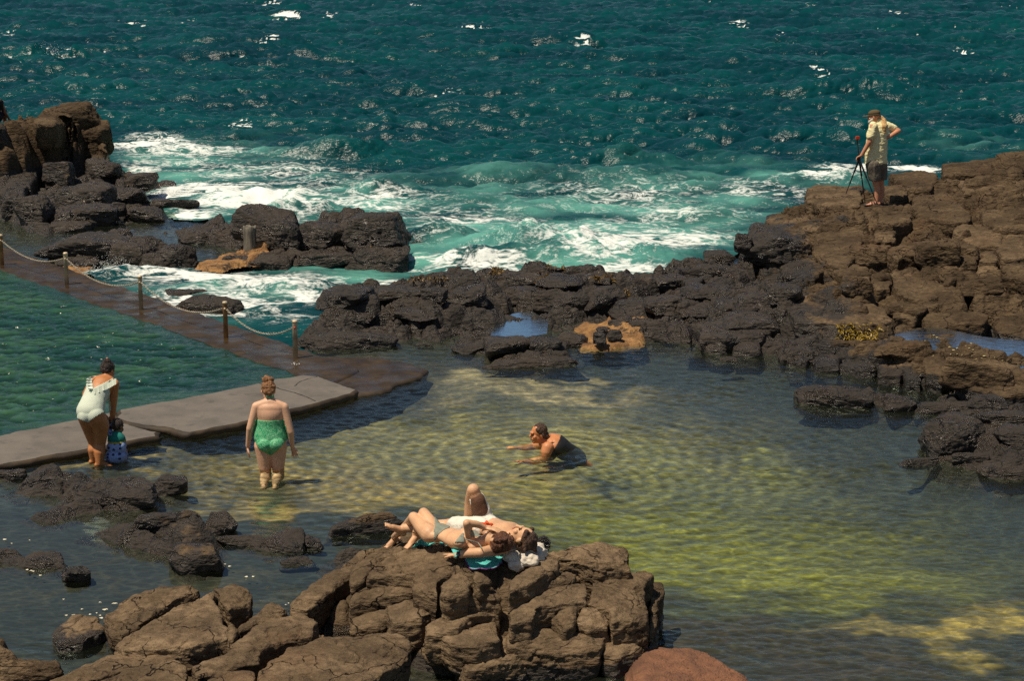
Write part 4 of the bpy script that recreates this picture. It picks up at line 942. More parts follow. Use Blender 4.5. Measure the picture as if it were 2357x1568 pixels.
def patch(name, pts, z, hgt, mat, label, cat, seed, drape=True, n=70, mound=None):
    P = [W(x, y, z)[:2] for x, y in pts]; P = np.array(P); lo = P.min(0)-.1; hi = P.max(0)+.1
    gx, gy = np.meshgrid(np.linspace(lo[0], hi[0], n), np.linspace(lo[1], hi[1], n), indexing='ij')
    d = poly_dist(P, gx+.16*fbm(P3(gx*2.4, gy*2.4)+seed, 4), gy+.16*fbm(P3(gx*2.4, gy*2.4)+seed+20, 4))
    zz = (np.minimum(np.maximum(th(gx, gy), -.05), z+.05)*.45+z*.55 if drape else z) + hgt*sst(-.02, .10, d)-.06*(d < 0) + .03*fbm(P3(gx*4, gy*4), 4)
    if mound: c, r_, a_ = mound; zz = zz+a_*np.exp(-((gx-c[0])**2+(gy-c[1])**2)/r_**2)
    v = np.stack([gx, gy, zz], -1).reshape(-1, 3); f = grid_quads(n, n)[:, ::-1]; k = d.ravel()[f].max(1) > -.03
    v, f, _ = submesh(v, f, k, {})
    return tag(link(name, mesh_np(name, v, f), mat), label, cat)
patch('concrete_patch', [(458,588),(520,578),(552,566),(560,545),(592,538),(616,548),(618,575),(600,588),(540,592),(500,600),(470,603)], .22, .02, M_OCHRE, 'ochre concrete spread around the foot of the timber stump', 'concrete patch', 2, mound=(sp[:2]+np.array([.10, .05]), .30, .08))
patch('concrete_patch', [(1322,745),(1365,738),(1415,728),(1500,724),(1516,742),(1500,760),(1462,778),(1420,788),(1352,792),(1340,768)], .10, .03, M_OCHRE, 'ochre pebbly concrete patch set in the black reef at centre', 'concrete patch', 3)
patch('concrete_patch', [(118,612),(160,606),(215,612),(212,632),(180,640),(150,632)], .06, .02, M_OCHRE, 'small ochre concrete smear behind the second chain post', 'concrete patch', 4)
for i, (b, lb) in enumerate([((1402,733,1450,746), 'flat dark stone at the top of the ochre patch'), ((1455,733,1506,750), 'dark stone at the right end of the ochre patch'), ((1362,762,1396,788), 'square dark stone in the lower left of the ochre patch'), ((1398,757,1432,778), 'tilted dark stone in the middle of the ochre patch'), ((1370,752,1400,762), 'thin dark stone at the left of the ochre patch')]):
    v, f = BB(*b, zb=.13, seed=60+i, det=4); w = np.full(len(v), .9)
    tag(link('stone', mesh_np('stone', v, tris=f, attrs={'wet': w, 'tone': w*.3}), M_ROCK), lb, 'stone')
# ================================================================== PEOPLE
def skin(name, col, var=.10):
    m = N(name); c = m.co(); n = m.noise(c, 9, 4); n2 = m.noise(c, 40, 3)
    a = m.mix(m.ramp(n, .3, .7), tuple(x*(1-var) for x in col), tuple(min(1, x*(1+var)) for x in col))
    a = m.mix(m.ramp(n2, .5, .8, 0, .25), a, (col[0]*.95, col[1]*.72, col[2]*.65))
    sh = m.pbr(a, .48, m.bump(n2, .12, .01)); m.i(sh, 'Subsurface Weight', .12); m.i(sh, 'Subsurface Radius', (.02, .008, .004)); m.i(sh, 'Specular IOR Level', .35)
    return m.done(sh)
SK_FAIR = skin('fair_skin', (.62, .36, .20)); SK_PALE = skin('pale_skin', (.66, .39, .25)); SK_TAN = skin('tanned_skin', (.46, .185, .065)); SK_RED = skin('sunburnt_skin', (.54, .22, .09)); SK_OLD = skin('ruddy_skin', (.55, .25, .14)); SK_DARKISH = skin('brown_skin', (.24, .11, .05))
def hairm(name, a, b):
    m = N(name); c = m.co((1, 1, .35)); n = m.noise(c, 34, 6, .7, .8)
    return m.done(m.pbr(m.mix(m.ramp(n, .35, .68), a, b), .5, m.bump(n, 1.0, .03)))
HR_DARK = hairm('dark_hair', (.010, .006, .004), (.045, .022, .012)); HR_RED = hairm('reddish_hair', (.14, .055, .018), (.42, .20, .075)); HR_BLOND = hairm('blond_hair', (.45, .24, .08), (.75, .50, .22)); HR_WHITE = hairm('white_hair', (.45, .42, .36), (.80, .76, .68)); HR_BROWN = hairm('brown_hair', (.030, .015, .008), (.12, .055, .025)); HR_AUB = hairm('auburn_hair', (.045, .016, .007), (.20, .075, .028))
M_LIP = simple('lip', (.42, .12, .09), .5, .1); M_EYE = simple('eye', (.05, .035, .03), .2, .1); M_NAIL = M_LIP
def cloth(name, col, var=.12, scale=14, rough=.85, b=.35):
    m = N(name); c = m.co(); n = m.noise(c, scale, 5); 
    a = m.mix(m.ramp(n, .3, .7), tuple(x*(1-var) for x in col), tuple(min(1, x*(1+var)) for x in col))
    return m.done(m.pbr(a, rough, m.bump(m.math('ADD', n, m.noise(c, 120, 2)), b, .015)))

class Body:
    def __init__(s): s.v = []; s.f = []; s.n = 0
    def add(s, v, f): s.v.append(np.asarray(v, float)); s.f += [tuple(i+s.n for i in q) for q in f]; s.n += len(v)
    def cap(s, a, b, ra, rb, flat=1.0, nrm=None):
        a = np.asarray(a, float); b = np.asarray(b, float); d = b-a; L = np.linalg.norm(d)+1e-6; d = d/L
        t = np.array([0, 0, 1.]) if abs(d[2]) < .9 else np.array([0, 1., 0])
        if nrm is not None: t = np.asarray(nrm, float)
        u = np.cross(d, t); u /= np.linalg.norm(u); w = np.cross(u, d)      # w ~ nrm
        rows = []; K = 16
        for k in range(5):
            an = -math.pi/2+math.pi/2*k/4; rows.append((a+d*ra*math.sin(an), max(ra*math.cos(an), 1e-4)))
        for k in range(1, 4): rows.append((a+d*L*k/4, ra+(rb-ra)*k/4))
        for k in range(5):
            an = math.pi/2*k/4; rows.append((b+d*rb*math.sin(an), max(rb*math.cos(an), 1e-4)))
        V = []
        for c, r in rows:
            for i in range(K):
                q = 2*math.pi*i/K; V.append(c+u*(r*math.cos(q))+w*(r*flat*math.sin(q)))
        F = [(r*K+i, r*K+(i+1) % K, (r+1)*K+(i+1) % K, (r+1)*K+i) for r in range(len(rows)-1) for i in range(K)]
        F += [tuple(range(K))[::-1], tuple((len(rows)-1)*K+i for i in range(K))]
        s.add(V, F)
    def ell(s, c, rad, ax=None):
        V, F = ico(3); M = np.eye(3) if ax is None else np.array(ax, float)
        s.add(np.asarray(c)+(V*np.asarray(rad)) @ M, [tuple(f) for f in F])
    def chain(s, pts, rs, flat=1.0, nrm=None):
        for i in range(len(pts)-1): s.cap(pts[i], pts[i+1], rs[i], rs[i+1], flat, nrm)
    def loft(s, pts, ra, rb, side, K=28, sub=6):
        """smooth trunk through cross-sections; ra is the half width along side, rb across it"""
        P = np.array(pts, float); A = np.array(ra, float); Bq = np.array(rb, float); n = len(P)
        def cr(X, t):
            i = int(min(max(math.floor(t), 0), n-2)); f = t-i; a, b, c, d = X[max(i-1, 0)], X[i], X[i+1], X[min(i+2, n-1)]
            return .5*(2*b+(c-a)*f+(2*a-5*b+4*c-d)*f*f+(3*b-a-3*c+d)*f**3)
        ts = np.linspace(0, n-1, (n-1)*sub+1); C = np.array([cr(P, t) for t in ts]); T = np.gradient(C, axis=0); T /= np.linalg.norm(T, axis=1)[:, None]
        rows = []
        for t, c, d in zip(ts, C, T):
            u = np.asarray(side, float); u = nrm(u-d*np.dot(u, d)); w = np.cross(d, u); rows.append((c, u, w, cr(A, t), cr(Bq, t)))
        c, u, w, a, b = rows[0]; pre = [(c-T[0]*b*.75*math.sin(q), u, w, a*math.cos(q), b*math.cos(q)) for q in (1.45, 1.05, .6, .25)]
        c, u, w, a, b = rows[-1]; post = [(c+T[-1]*b*.75*math.sin(q), u, w, a*math.cos(q), b*math.cos(q)) for q in (.25, .6, 1.05, 1.45)]
        rows = pre+rows+post
        V = [c+u*(a*math.cos(2*math.pi*i/K))+w*(b*math.sin(2*math.pi*i/K)) for c, u, w, a, b in rows for i in range(K)]
        F = [(r*K+i, r*K+(i+1) % K, (r+1)*K+(i+1) % K, (r+1)*K+i) for r in range(len(rows)-1) for i in range(K)]
        F += [tuple(range(K))[::-1], tuple((len(rows)-1)*K+i for i in range(K))]
        s.add(V, F)
    def build(s, name, mat, parent, vox=.007, smooth=8, noise=0.0, nscale=10, stretch=(1, 1, 1), keepz=None):
        me = bpy.data.meshes.new(name); me.from_pydata(np.concatenate(s.v).tolist(), [], s.f)
        tmp = bpy.data.objects.new('tmp', me); COL.objects.link(tmp)
        md = tmp.modifiers.new('r', 'REMESH'); md.mode = 'VOXEL'; md.voxel_size = vox
        if smooth: ms = tmp.modifiers.new('s', 'SMOOTH'); ms.factor = .5; ms.iterations = smooth
        dg = bpy.context.evaluated_depsgraph_get(); dg.update(); out = bpy.data.meshes.new_from_object(tmp.evaluated_get(dg))
        bpy.data.objects.remove(tmp); out.name = name
        n = len(out.vertices); co = np.zeros(n*3, np.float32); out.vertices.foreach_get('co', co); co = co.reshape(-1, 3)
        if noise:
            no = np.zeros(n*3, np.float32); out.vertices.foreach_get('normal', no); no = no.reshape(-1, 3)
            co = co + no*(noise*fbm(co*nscale*np.asarray(stretch)+3, 4))[:, None]; out.vertices.foreach_set('co', co.astype(np.float32).ravel()); out.update()
        out.polygons.foreach_set('use_smooth', np.ones(len(out.polygons), bool))
        return link(name, out, mat, parent)
def garment(name, body, pred, off, mat, parent, wr=.0, wscale=18):
    """cloth lying on the body where pred(points, normals) holds"""
    me = body.data; n = len(me.vertices); co = np.zeros(n*3, np.float32); no = co.copy()
    me.vertices.foreach_get('co', co); me.vertices.foreach_get('normal', no); co = co.reshape(-1, 3).astype(float); no = no.reshape(-1, 3)
    if body.parent: co = co
    inside = pred(co, no); F = [tuple(p.vertices) for p in me.polygons]
    kf = [f for f in F if sum(inside[i] for i in f) >= 3]
    if not kf: print('empty garment', name); return None
    used = sorted({i for f in kf for i in f}); mp = {j: i for i, j in enumerate(used)}
    v = co[used]+no[used]*(off+wr*fbm(co[used]*wscale, 3))[:, None] if wr else co[used]+no[used]*off
    out = bpy.data.meshes.new(name); out.from_pydata(v.tolist(), [], [tuple(mp[i] for i in f) for f in kf])
    out.polygons.foreach_set('use_smooth', np.ones(len(out.polygons), bool))
    o = link(name, out, mat, parent)
    md = o.modifiers.new('thick', 'SOLIDIFY'); md.thickness = off+.004; md.offset = -1
    return o
def nrm(v): v = np.asarray(v, float); return v/np.linalg.norm(v)
def frame(face, up):
    f = nrm(face); u = np.asarray(up, float); u = nrm(u-f*np.dot(u, f)); r = np.cross(f, u); return f, u, r     # r = the head's right
def head(B, c, face, up, s=1.0):
    """skull, jaw, nose, ears about the centre of the head"""
    f, u, r = frame(face, up); ax = np.stack([r, f, u]); P = lambda a, b, d: np.asarray(c)+s*(r*a+f*b+u*d)
    B.ell(P(0, -.012, .025), s*np.array([.074, .094, .088]), ax); B.ell(P(0, .022, -.045), s*np.array([.060, .066, .072]), ax)
    B.ell(P(0, .062, -.092), s*np.array([.028, .024, .022]), ax)
    B.cap(P(0, .088, .018), P(0, .108, -.022), s*.010, s*.015); B.ell(P(0, .088, .022), s*np.array([.052, .014, .013]), ax)
    for k in (-1, 1):
        B.ell(P(k*.076, -.012, -.012), s*np.array([.012, .020, .032]), ax); B.ell(P(k*.040, .066, -.028), s*np.array([.024, .022, .022]), ax)
    B.ell(P(0, .084, -.055), s*np.array([.026, .014, .014]), ax)
    return P, ax
def face_bits(P, ax, parent, s=1.0, lipmat=None):
    b = Body(); b.ell(P(0, .097, -.052), s*np.array([.022, .007, .006]), ax); b.ell(P(0, .097, -.062), s*np.array([.019, .008, .006]), ax); b.build('lips', lipmat or M_LIP, parent, .0035, 2)
    for k in (-1, 1):
        b = Body(); b.ell(P(k*.031, .080, .006), s*np.array([.014, .010, .007]), ax); b.build('eye', M_EYE, parent, .003, 1)
def hand(B, wrist, d, palm, s=1.0, side=1, spread=.10, curl=.25, thumb=.7):
    """palm, four fingers of unequal length with two bends, and a thumb off the side of the palm"""
    d = nrm(d); n = np.asarray(palm, float); n = nrm(n-d*np.dot(n, d)); x = np.cross(d, n)*side; wrist = np.asarray(wrist, float)
    B.cap(wrist, wrist+d*.035*s, .023*s, .030*s, .6, n); B.cap(wrist+d*.035*s, wrist+d*.080*s, .032*s, .036*s, .42, n)
    for k, (o, L) in enumerate(((-.030, .066), (-.010, .078), (.010, .072), (.028, .055))):
        b = wrist+d*.085*s+x*o*s; a = spread*(k-1.5)
        d1 = nrm(d*math.cos(curl*.6)+x*math.sin(a)+n*math.sin(curl*.6)); m = b+d1*L*.5*s
        d2 = nrm(d*math.cos(curl*1.6)+x*math.sin(a)+n*math.sin(curl*1.6)); e = m+d2*L*.5*s
        B.chain([b-d1*.02*s, m, e], [.0095*s, .0088*s, .0075*s])
    t0 = wrist+d*.03*s-x*.026*s; t1 = t0+nrm(d*.75-x*thumb+n*.3)*.042*s; t2 = t1+nrm(d*1.0-x*thumb*.45+n*.35)*.030*s
    B.chain([t0, t1, t2], [.014*s, .011*s, .009*s])
def foot(B, ankle, heel_dir, up=(0, 0, 1), s=1.0):
    """ankle to toes along -heel_dir"""
    d = nrm(heel_dir); u = np.asarray(up, float); u = nrm(u-d*np.dot(u, d)); x = np.cross(d, u); a = np.asarray(ankle, float)
    B.ell(a-u*.045*s-d*.035*s, (.030*s, .036*s, .030*s)); B.cap(a-u*.03*s, a+d*.10*s-u*.052*s, .036*s, .026*s)
    B.cap(a+d*.04*s-u*.058*s, a+d*.13*s-u*.062*s, .030*s, .036*s, .55, u)
    for k, (o, L) in enumerate(((-.028, .056), (-.010, .052), (.006, .046), (.020, .040), (.033, .032))):
        b = a+d*.135*s-u*.064*s+x*o*s; B.cap(b, b+d*L*s*.9-u*.004, (.012 if k == 0 else .0085)*s, (.011 if k == 0 else .0075)*s)
def hairball(name, mat, parent, items, vox=.006, noise=.012, nscale=28, smooth=3):
    b = Body()
    for it in items:
        if len(it) == 4: b.cap(*it)
        elif len(it) == 3: b.ell(*it)
        else: b.ell(*it)
    return b.build(name, mat, parent, vox, smooth+2, noise*.55, nscale*.8)
def Z(x0, y0, k):                         # marks read off an enlarged detail of the photo
    return lambda a, b: ((x0+a/k)/1.62267, (y0+b/k)/1.62267)
# ---------------------------------------------------------------- woman in the green swimsuit, wading away from us
g = Z(850, 1380, 2.529); base = W(622, 1077, 0); Y0 = base[1]
J = lambda a, b, d=0.0: WY(*g(a, b), Y0+d)
fz = float(th(base[0], base[1])); e = empty('person', (base[0], base[1], fz)); tag(e, 'woman seen from behind in a green paisley swimsuit wading knee deep', 'person')
B = Body()
neck = J(398, 262, .02); sh = [J(272, 352), J(530, 358)]
B.loft([J(406, 690, .01), J(406, 640, .02), J(405, 590, .02), J(405, 530, .015), J(405, 470, .01), J(404, 410, .0), J(403, 355, .0), J(402, 318, .005)], [.185, .197, .188, .166, .160, .166, .165, .095], [.13, .145, .135, .115, .108, .105, .085, .06], (1, 0, 0))
B.ell(J(358, 705, -.055), (.105, .10, .100)); B.ell(J(454, 705, -.055), (.105, .10, .100))
B.ell(J(345, 470, .09), (.07, .06, .07)); B.ell(J(470, 470, .09), (.07, .06, .07)); B.ell(J(402, 365, -.005), (.172, .088, .085)); B.ell(J(400, 330, .0), (.12, .07, .06))
B.cap(J(400, 330, .0), J(396, 235, .035), .058, .052)
for k in (0, 1): B.cap(J(400, 310, .0), sh[k], .06, .055)
B.cap(sh[0], J(210, 560, -.02), .056, .043); B.cap(J(210, 560, -.02), J(190, 728, .03), .042, .027)
B.cap(sh[1], J(594, 590, -.02), .056, .043); B.cap(J(594, 590, -.02), J(610, 728, .03), .042, .027)
hand(B, J(190, 728, .03), J(195, 830, .06)-J(190, 728, .03), (.95, .1, 0), .95, -1, .07, .3)
hand(B, J(610, 728, .03), J(640, 835, .05)-J(610, 728, .03), (-.3, -.95, 0), .95, 1, .16, .12)
zk = -.12
for (hx, kx) in ((338, 352), (474, 476)):
    hp = J(hx, 720, .0); wp = J(kx, 925, .0); kn = np.array([wp[0], wp[1]+.06, zk]); an = np.array([wp[0]+(.01 if hx < 400 else -.01), wp[1]-.22, fz+.08])
    B.chain([hp, wp, kn], [.112, .074, .066]); B.chain([kn, (kn+an)/2+np.array([0, -.01, .02]), an], [.060, .060, .042]); foot(B, an, (0, .98, -.1))
HC = J(383, 200, .045); P, ax = head(B, HC, (-.12, .85, -.45), (0, .35, .9), .98)
body = B.build('body', SK_PALE, e, .0065, 7)
zt = J(405, 466)[2]; zc = J(408, 800)[2]; zh = J(400, 665)[2]; xc = J(406, 700)[0]
mg = N('green_paisley'); c = mg.co(); n1 = mg.n('TexNoise', {'Vector': c, 'Scale': 14.0, 'Detail': 3.0, 'Distortion': 3.2}).outputs[0]; n2 = mg.noise(c, 45, 3, .6, 2.0)
a_ = mg.mix(mg.ramp(mg.math('ABSOLUTE', mg.math('SUBTRACT', n1, .5)), .0, .06), (.35, .62, .38), (.012, .30, .115)); a_ = mg.mix(mg.ramp(n2, .52, .62, 0, .6), a_, (.10, .46, .22)); a_ = mg.mix(mg.ramp(n1, .62, .7, 0, .7), a_, (.005, .16, .07))
GREEN = mg.done(mg.pbr(a_, .6))
def pg(p, n):
    dx = np.clip(np.abs(p[:, 0]-xc)/.185, 0, 1); cut = zc+(zh-zc)*dx**1.1
    return (p[:, 2] < zt) & (p[:, 2] > cut) & (np.abs(p[:, 0]-xc) < .180+.036*np.clip((zt-p[:, 2])/(zt-zh), 0, 1)) & ~((np.abs(p[:, 0]-xc) > .172) & (p[:, 2] > zt-.07))
garment('swimsuit', body, pg, .006, GREEN, e, .002, 14)
b = Body(); 
for k in (-1, 1): b.chain([J(400+k*4, 262, -.03), J(400+k*28, 248, -.05), J(400+k*36, 262, -.045), J(400+k*8, 266, -.035)], [.006]*4)
b.chain([J(372, 262, .0), J(400, 268, -.035), J(432, 264, .0)], [.007]*3); b.build('halter_tie', GREEN, e, .004, 1)
hairball('hair', HR_RED, e, [(P(0, -.022, .030), np.array([.084, .092, .092]), ax), (P(0, -.060, -.020), np.array([.066, .045, .055]), ax), (P(-.018, -.055, .118), np.array([.056, .052, .050])), (P(.030, -.03, .128), np.array([.036, .038, .034])), (P(.05, -.07, .05), P(.085, -.09, .03), .010, .004), (P(-.05, -.05, .13), P(-.09, -.05, .15), .010, .003)], noise=.016, nscale=30)

# ---------------------------------------------------------------- woman in the striped white swimsuit, bending down
g = Z(250, 1330, 3.483); base = W(224, 1070, 0); Y0 = base[1]
J = lambda a, b, d=0.0: WY(*g(a, b), Y0+d)
e = empty('person', (base[0], base[1], -.09)); tag(e, 'woman in a pale striped swimsuit with a ruffled back bending over the child', 'person')
B = Body()
B.loft([J(300, 790, -.01), J(305, 730, .02), J(325, 650, .07), J(352, 570, .13), J(392, 480, .19), J(435, 400, .25), J(470, 335, .29), J(490, 300, .32)], [.135, .160, .150, .140, .142, .148, .140, .085], [.125, .145, .130, .115, .112, .108, .090, .06], (1, -.12, .05))
B.ell(J(245, 785, -.03), (.085, .10, .10)); B.ell(J(365, 780, -.04), (.110, .105, .105)); B.ell(J(505, 490, .29), (.07, .07, .08))
B.ell(J(480, 305, .31), (.12, .08, .06)); B.cap(J(490, 310, .31), J(525, 232, .36), .056, .050)
B.cap(J(480, 310, .30), J(360, 318, .30), .06, .056); B.cap(J(490, 315, .30), J(618, 362, .29), .06, .058)
B.chain([J(618, 368, .29), J(598, 640, .29), J(592, 850, .27)], [.058, .046, .030]); hand(B, J(592, 850, .27), J(585, 930, .27)-J(592, 850, .27), (-.9, 0, 0), .92, 1, .06, .6)
B.chain([J(345, 330, .32), J(245, 500, .42), J(420, 720, .47), J(520, 815, .42)], [.055, .046, .034, .028]); hand(B, J(520, 815, .42), nrm((.8, -.1, -.5)), (0, 0, -1), .92, -1, .06, .6)
kl, kr = J(352, 1140, .10), J(432, 1140, .06); al, ar = J(345, 1362, .06), J(420, 1402, .0)
B.chain([J(250, 800, -.01), kl], [.100, .062]); B.chain([J(385, 815, -.02), J(440, 900, .0), kr], [.118, .102, .066])
B.chain([kl, J(335, 1225, .06), al], [.060, .060, .040]); B.chain([kr, J(425, 1250, .02), ar], [.064, .066, .043])
foot(B, al+np.array([0, 0, .03]), (.85, .5, 0), s=.92); foot(B, ar+np.array([0, 0, .03]), (.95, .3, 0), s=.92)
HC = J(533, 185, .40); P, ax = head(B, HC, (.35, .75, -.55), (.15, .55, .8), .95)
body = B.build('body', SK_TAN, e, .0065, 7)
ms_ = N('striped_cotton'); c = ms_.co((1, 1, 1), (0, R(-38), 0)); wv = ms_.n('TexWave', {'Vector': c, 'Scale': 22.0, 'Distortion': .4}, bands_direction='X').outputs['Fac']
STRIPE = ms_.done(ms_.pbr(ms_.mix(ms_.ramp(wv, .35, .65), (.40, .46, .36), (.72, .77, .63)), .75, ms_.bump(wv, .3, .01)))
WHITE_R = cloth('ruffle_cotton', (.70, .75, .62))
gx = lambda p: toP(p)
k0 = g(0, 0); k1 = g(1000, 1000)
def tz(p):
    x, y = toP(p); return (x-k0[0])/(k1[0]-k0[0])*1000, (y-k0[1])/(k1[1]-k0[1])*1000
def pw_(p, n):
    a, b = tz(p); back = n[:, 1] < .35
    neckline = np.where(a < 345, 420-(345-a)*9.0, 425-(a-345)*.52)
    low = np.where(a > 280, 868-np.clip((a-280)/200, 0, 1.2)**.8*135, 868-(280-a)*.38)
    arm = (a > 545+np.clip((b-400)*.1, 0, 40)) & (b > 330)
    leftarm = (p[:, 1] > Y0+.33) & (a < 300)
    return (b > np.where(back, neckline, 300)) & (b < low) & ~arm & ~leftarm & (a > 120) & (a < 600) & (b < 900)
garment('swimsuit', body, pw_, .007, STRIPE, e, .0015, 14)
def ribbon(name, pts, wd, out, mat, parent, waves=9, amp=.012):
    pts = np.array(pts); n = 60; t = np.linspace(0, len(pts)-1, n); i = np.clip(t.astype(int), 0, len(pts)-2); f = (t-i)[:, None]; c = pts[i]*(1-f)+pts[i+1]*f
    V = []
    for j in range(n):
        w = amp*math.sin(j/n*waves*2*math.pi)
        for q in (0, .5, 1.0): V.append(c[j]+np.asarray(wd)*q+np.asarray(out)*(.25+q)*(1)+np.array([w*q, -abs(w)*q, w*q*.7]))
    F = grid_quads(n, 3); return link(name, mesh_np(name, V, F), mat, parent)
ribbon('ruffle', [J(342, 428, .085), J(430, 392, .125), J(540, 345, .185), J(640, 285, .22)], (.012, -.005, -.055), (0, -.03, -.004), STRIPE, e, 5, .008)
ribbon('ruffle', [J(345, 432, .085), J(330, 350, .17), J(335, 285, .22), J(390, 255, .26)], (-.040, 0, .004), (-.012, -.028, .0), WHITE_R, e, 6, .012)
hairball('hair', HR_DARK, e, [(P(0, -.022, .028), np.array([.084, .094, .092]), ax), (P(0, -.06, -.02), np.array([.066, .044, .05]), ax), (P(.015, -.075, .085), np.array([.048, .044, .044]))], noise=.014, nscale=30)
bb = Body(); bb.ell(P(.02, -.10, .12), (.016, .014, .012)); bb.build('hair_clip', simple('hair_clip', (.42, .16, .10), .5), e, .004, 1)

# ---------------------------------------------------------------- child crouching in the shallows
Yc = Y0+.13; J = lambda a, b, d=0.0: WY(*g(a, b), Yc+d)
base = J(645, 1370); e = empty('person', (base[0], base[1], -.12)); tag(e, 'small child in a teal top and blue wave print shorts crouching in the water', 'person')
B = Body()
B.ell(J(640, 1075, .02), (.098, .080, .085)); B.ell(J(645, 1190, .0), (.108, .092, .095)); B.ell(J(642, 1300, -.01), (.118, .105, .085)); B.ell(J(600, 1345, .03), (.075, .08, .06)); B.ell(J(690, 1345, .03), (.07, .08, .06))
B.cap(J(645, 1030, .04), J(655, 975, .06), .042, .040)
B.chain([J(575, 1045, .03), J(545, 960, .08), J(548, 860, .14)], [.036, .030, .024]); hand(B, J(548, 860, .14), (.1, .1, 1), (1, 0, 0), .6, 1, .06, .4)
B.chain([J(715, 1065, .03), J(728, 1190, .12), J(640, 1260, .22)], [.036, .030, .022]); hand(B, J(640, 1260, .22), (-.7, .5, -.2), (0, 0, -1), .6, 1, .06, .3)
for hx, kx in ((600, 545), (690, 700)):
    hp = J(hx, 1345, .04); kn = hp+np.array([(kx-hx)/1097, .20, .04]); an = kn+np.array([0, -.06, -.22]); B.chain([hp, kn, an], [.066, .050, .032]); foot(B, an, (0, 1, 0), s=.6)
HC = J(660, 915, .07); P, ax = head(B, HC, (.45, .75, -.4), (.1, .35, .9), .80)
body = B.build('body', SK_DARKISH, e, .006, 6)
TEAL = cloth('teal_lycra', (.010, .19, .155)); mw_ = N('wave_print'); c = mw_.co((1, 1, 1)); vz = mw_.n('TexVoronoi', {'Vector': mw_.n('VectorMath', {0: c, 1: (1, .8, 1.2)}, operation='MULTIPLY').outputs[0], 'Scale': 15.0, 'Randomness': .45}, feature='F1')
nz_ = mw_.noise(c, 60, 2); dd_ = mw_.math('ADD', vz.outputs['Distance'], mw_.math('MULTIPLY', nz_, .30)); WAVEP = mw_.done(mw_.pbr(mw_.mix(mw_.ramp(dd_, .42, .47), (.010, .020, .075), (.26, .34, .58)), .75))
YEL = cloth('yellow_trim', (.42, .33, .02))
zb_ = J(645, 1110)[2]; zw = J(645, 1340)[2]; zn = J(645, 1010)[2]
garment('vest', body, lambda p, n: (p[:, 2] > zb_) & (p[:, 2] < zn+.02) & (np.abs(p[:, 0]-J(640, 1000)[0]) < .115), .006, TEAL, e, .002)
garment('shorts', body, lambda p, n: (p[:, 2] <= zb_-.012) & (p[:, 2] > -.12) & (p[:, 1] < Yc+.16) , .010, WAVEP, e, .004)
garment('trim', body, lambda p, n: (np.abs(p[:, 2]-zb_+.006) < .012) & (np.abs(p[:, 0]-J(640, 1000)[0]) < .13), .012, YEL, e)
zs = J(548, 900)[2]; xs = J(590, 900)[0]
garment('sleeve', body, lambda p, n: (p[:, 2] > zn-.02) & (p[:, 2] < zs+.01) & (p[:, 0] < xs), .008, WAVEP, e, .003)
hairball('hair', HR_DARK, e, [(P(0, -.018, .024), np.array([.070, .080, .076]), ax), (P(0, -.045, -.02), np.array([.056, .038, .045]), ax)], noise=.006, nscale=40)

# ---------------------------------------------------------------- woman swimming, facing left
g = Z(1870, 1530, 7.127); base = W(1262, 1046, 0); Y0 = base[1]
J = lambda a, b, d=0.0: WY(*g(a, b), Y0+d+.13)+np.array([0, 0, -.055])
e = empty('person', (base[0], base[1], -.3)); tag(e, 'dark haired woman in a black swimsuit swimming towards the left in the clear pool', 'person')
B = Body()
B.loft([J(1290, 800, .03), J(1370, 810, .04), J(1480, 830, .08), J(1600, 905, .13), J(1740, 1010, .19), J(1880, 1100, .25), J(2030, 1190, .31)], [.12, .185, .180, .165, .155, .165, .170], [.09, .120, .125, .118, .110, .112, .11], (0, 1, 0))
B.ell(J(1300, 980, .0), (.10, .15, .12)); B.cap(J(1270, 770, .04), J(1090, 690, .03), .066, .056); B.cap(J(1250, 820, .02), J(1110, 800, .02), .06, .05)
B.chain([J(1245, 900, -.13), J(1210, 1010, -.15), J(1195, 1195, -.16)], [.074, .070, .050]); B.chain([J(1195, 1200, -.16), J(860, 1262, -.15), J(640, 1264, -.15)], [.048, .040, .028]); hand(B, J(640, 1264, -.15), (-1, -.05, .02), (0, -.2, -1), .95, -1, .10, .1)
B.chain([J(1180, 800, .20), J(900, 868, .34), J(620, 905, .42), J(470, 908, .43)], [.066, .048, .036, .028]); hand(B, J(470, 908, .43), (-1, .05, 0), (0, .1, -1), .95, 1, .10, .1)
for dy in (-.08, .10):
    hp = J(1980, 1200, dy+.30); kn = hp+np.array([.28, .12, -.26]); B.chain([hp, kn], [.095, .062]); B.chain([kn, kn+np.array([.34, .10, -.10])], [.055, .04])
HC = J(1005, 520, .02); P, ax = head(B, HC, (-.95, -.34, -.06), (-.02, .02, 1), 1.04)
body = B.build('body', SK_RED, e, .0055, 6); face_bits(P, ax, e, 1.04, simple('sunburnt_lip', (.40, .10, .06), .5))
k0s = g(0, 0); k1s = g(1000, 1000)
def ts_(p):
    x, y = toP(p); return (x-k0s[0])/(k1s[0]-k0s[0])*1000, (y-k0s[1])/(k1s[1]-k0s[1])*1000
BLACK = cloth('black_lycra', (.012, .010, .009), rough=.55)
def psw(p, n):
    a, b = ts_(p); ed = np.where(b < 800, 1610-(b-620)*.28, 1560-(b-800)*.55)
    return (a > ed) & (a < 2260) & (p[:, 2] > -.22)
garment('swimsuit', body, psw, .006, BLACK, e)
b = Body(); b.chain([J(1140, 870, -.105), J(1200, 800, -.115), J(1290, 765, -.10), J(1420, 762, -.09), J(1570, 795, -.09)], [.0065]*5); b.build('strap', BLACK, e, .004, 1)
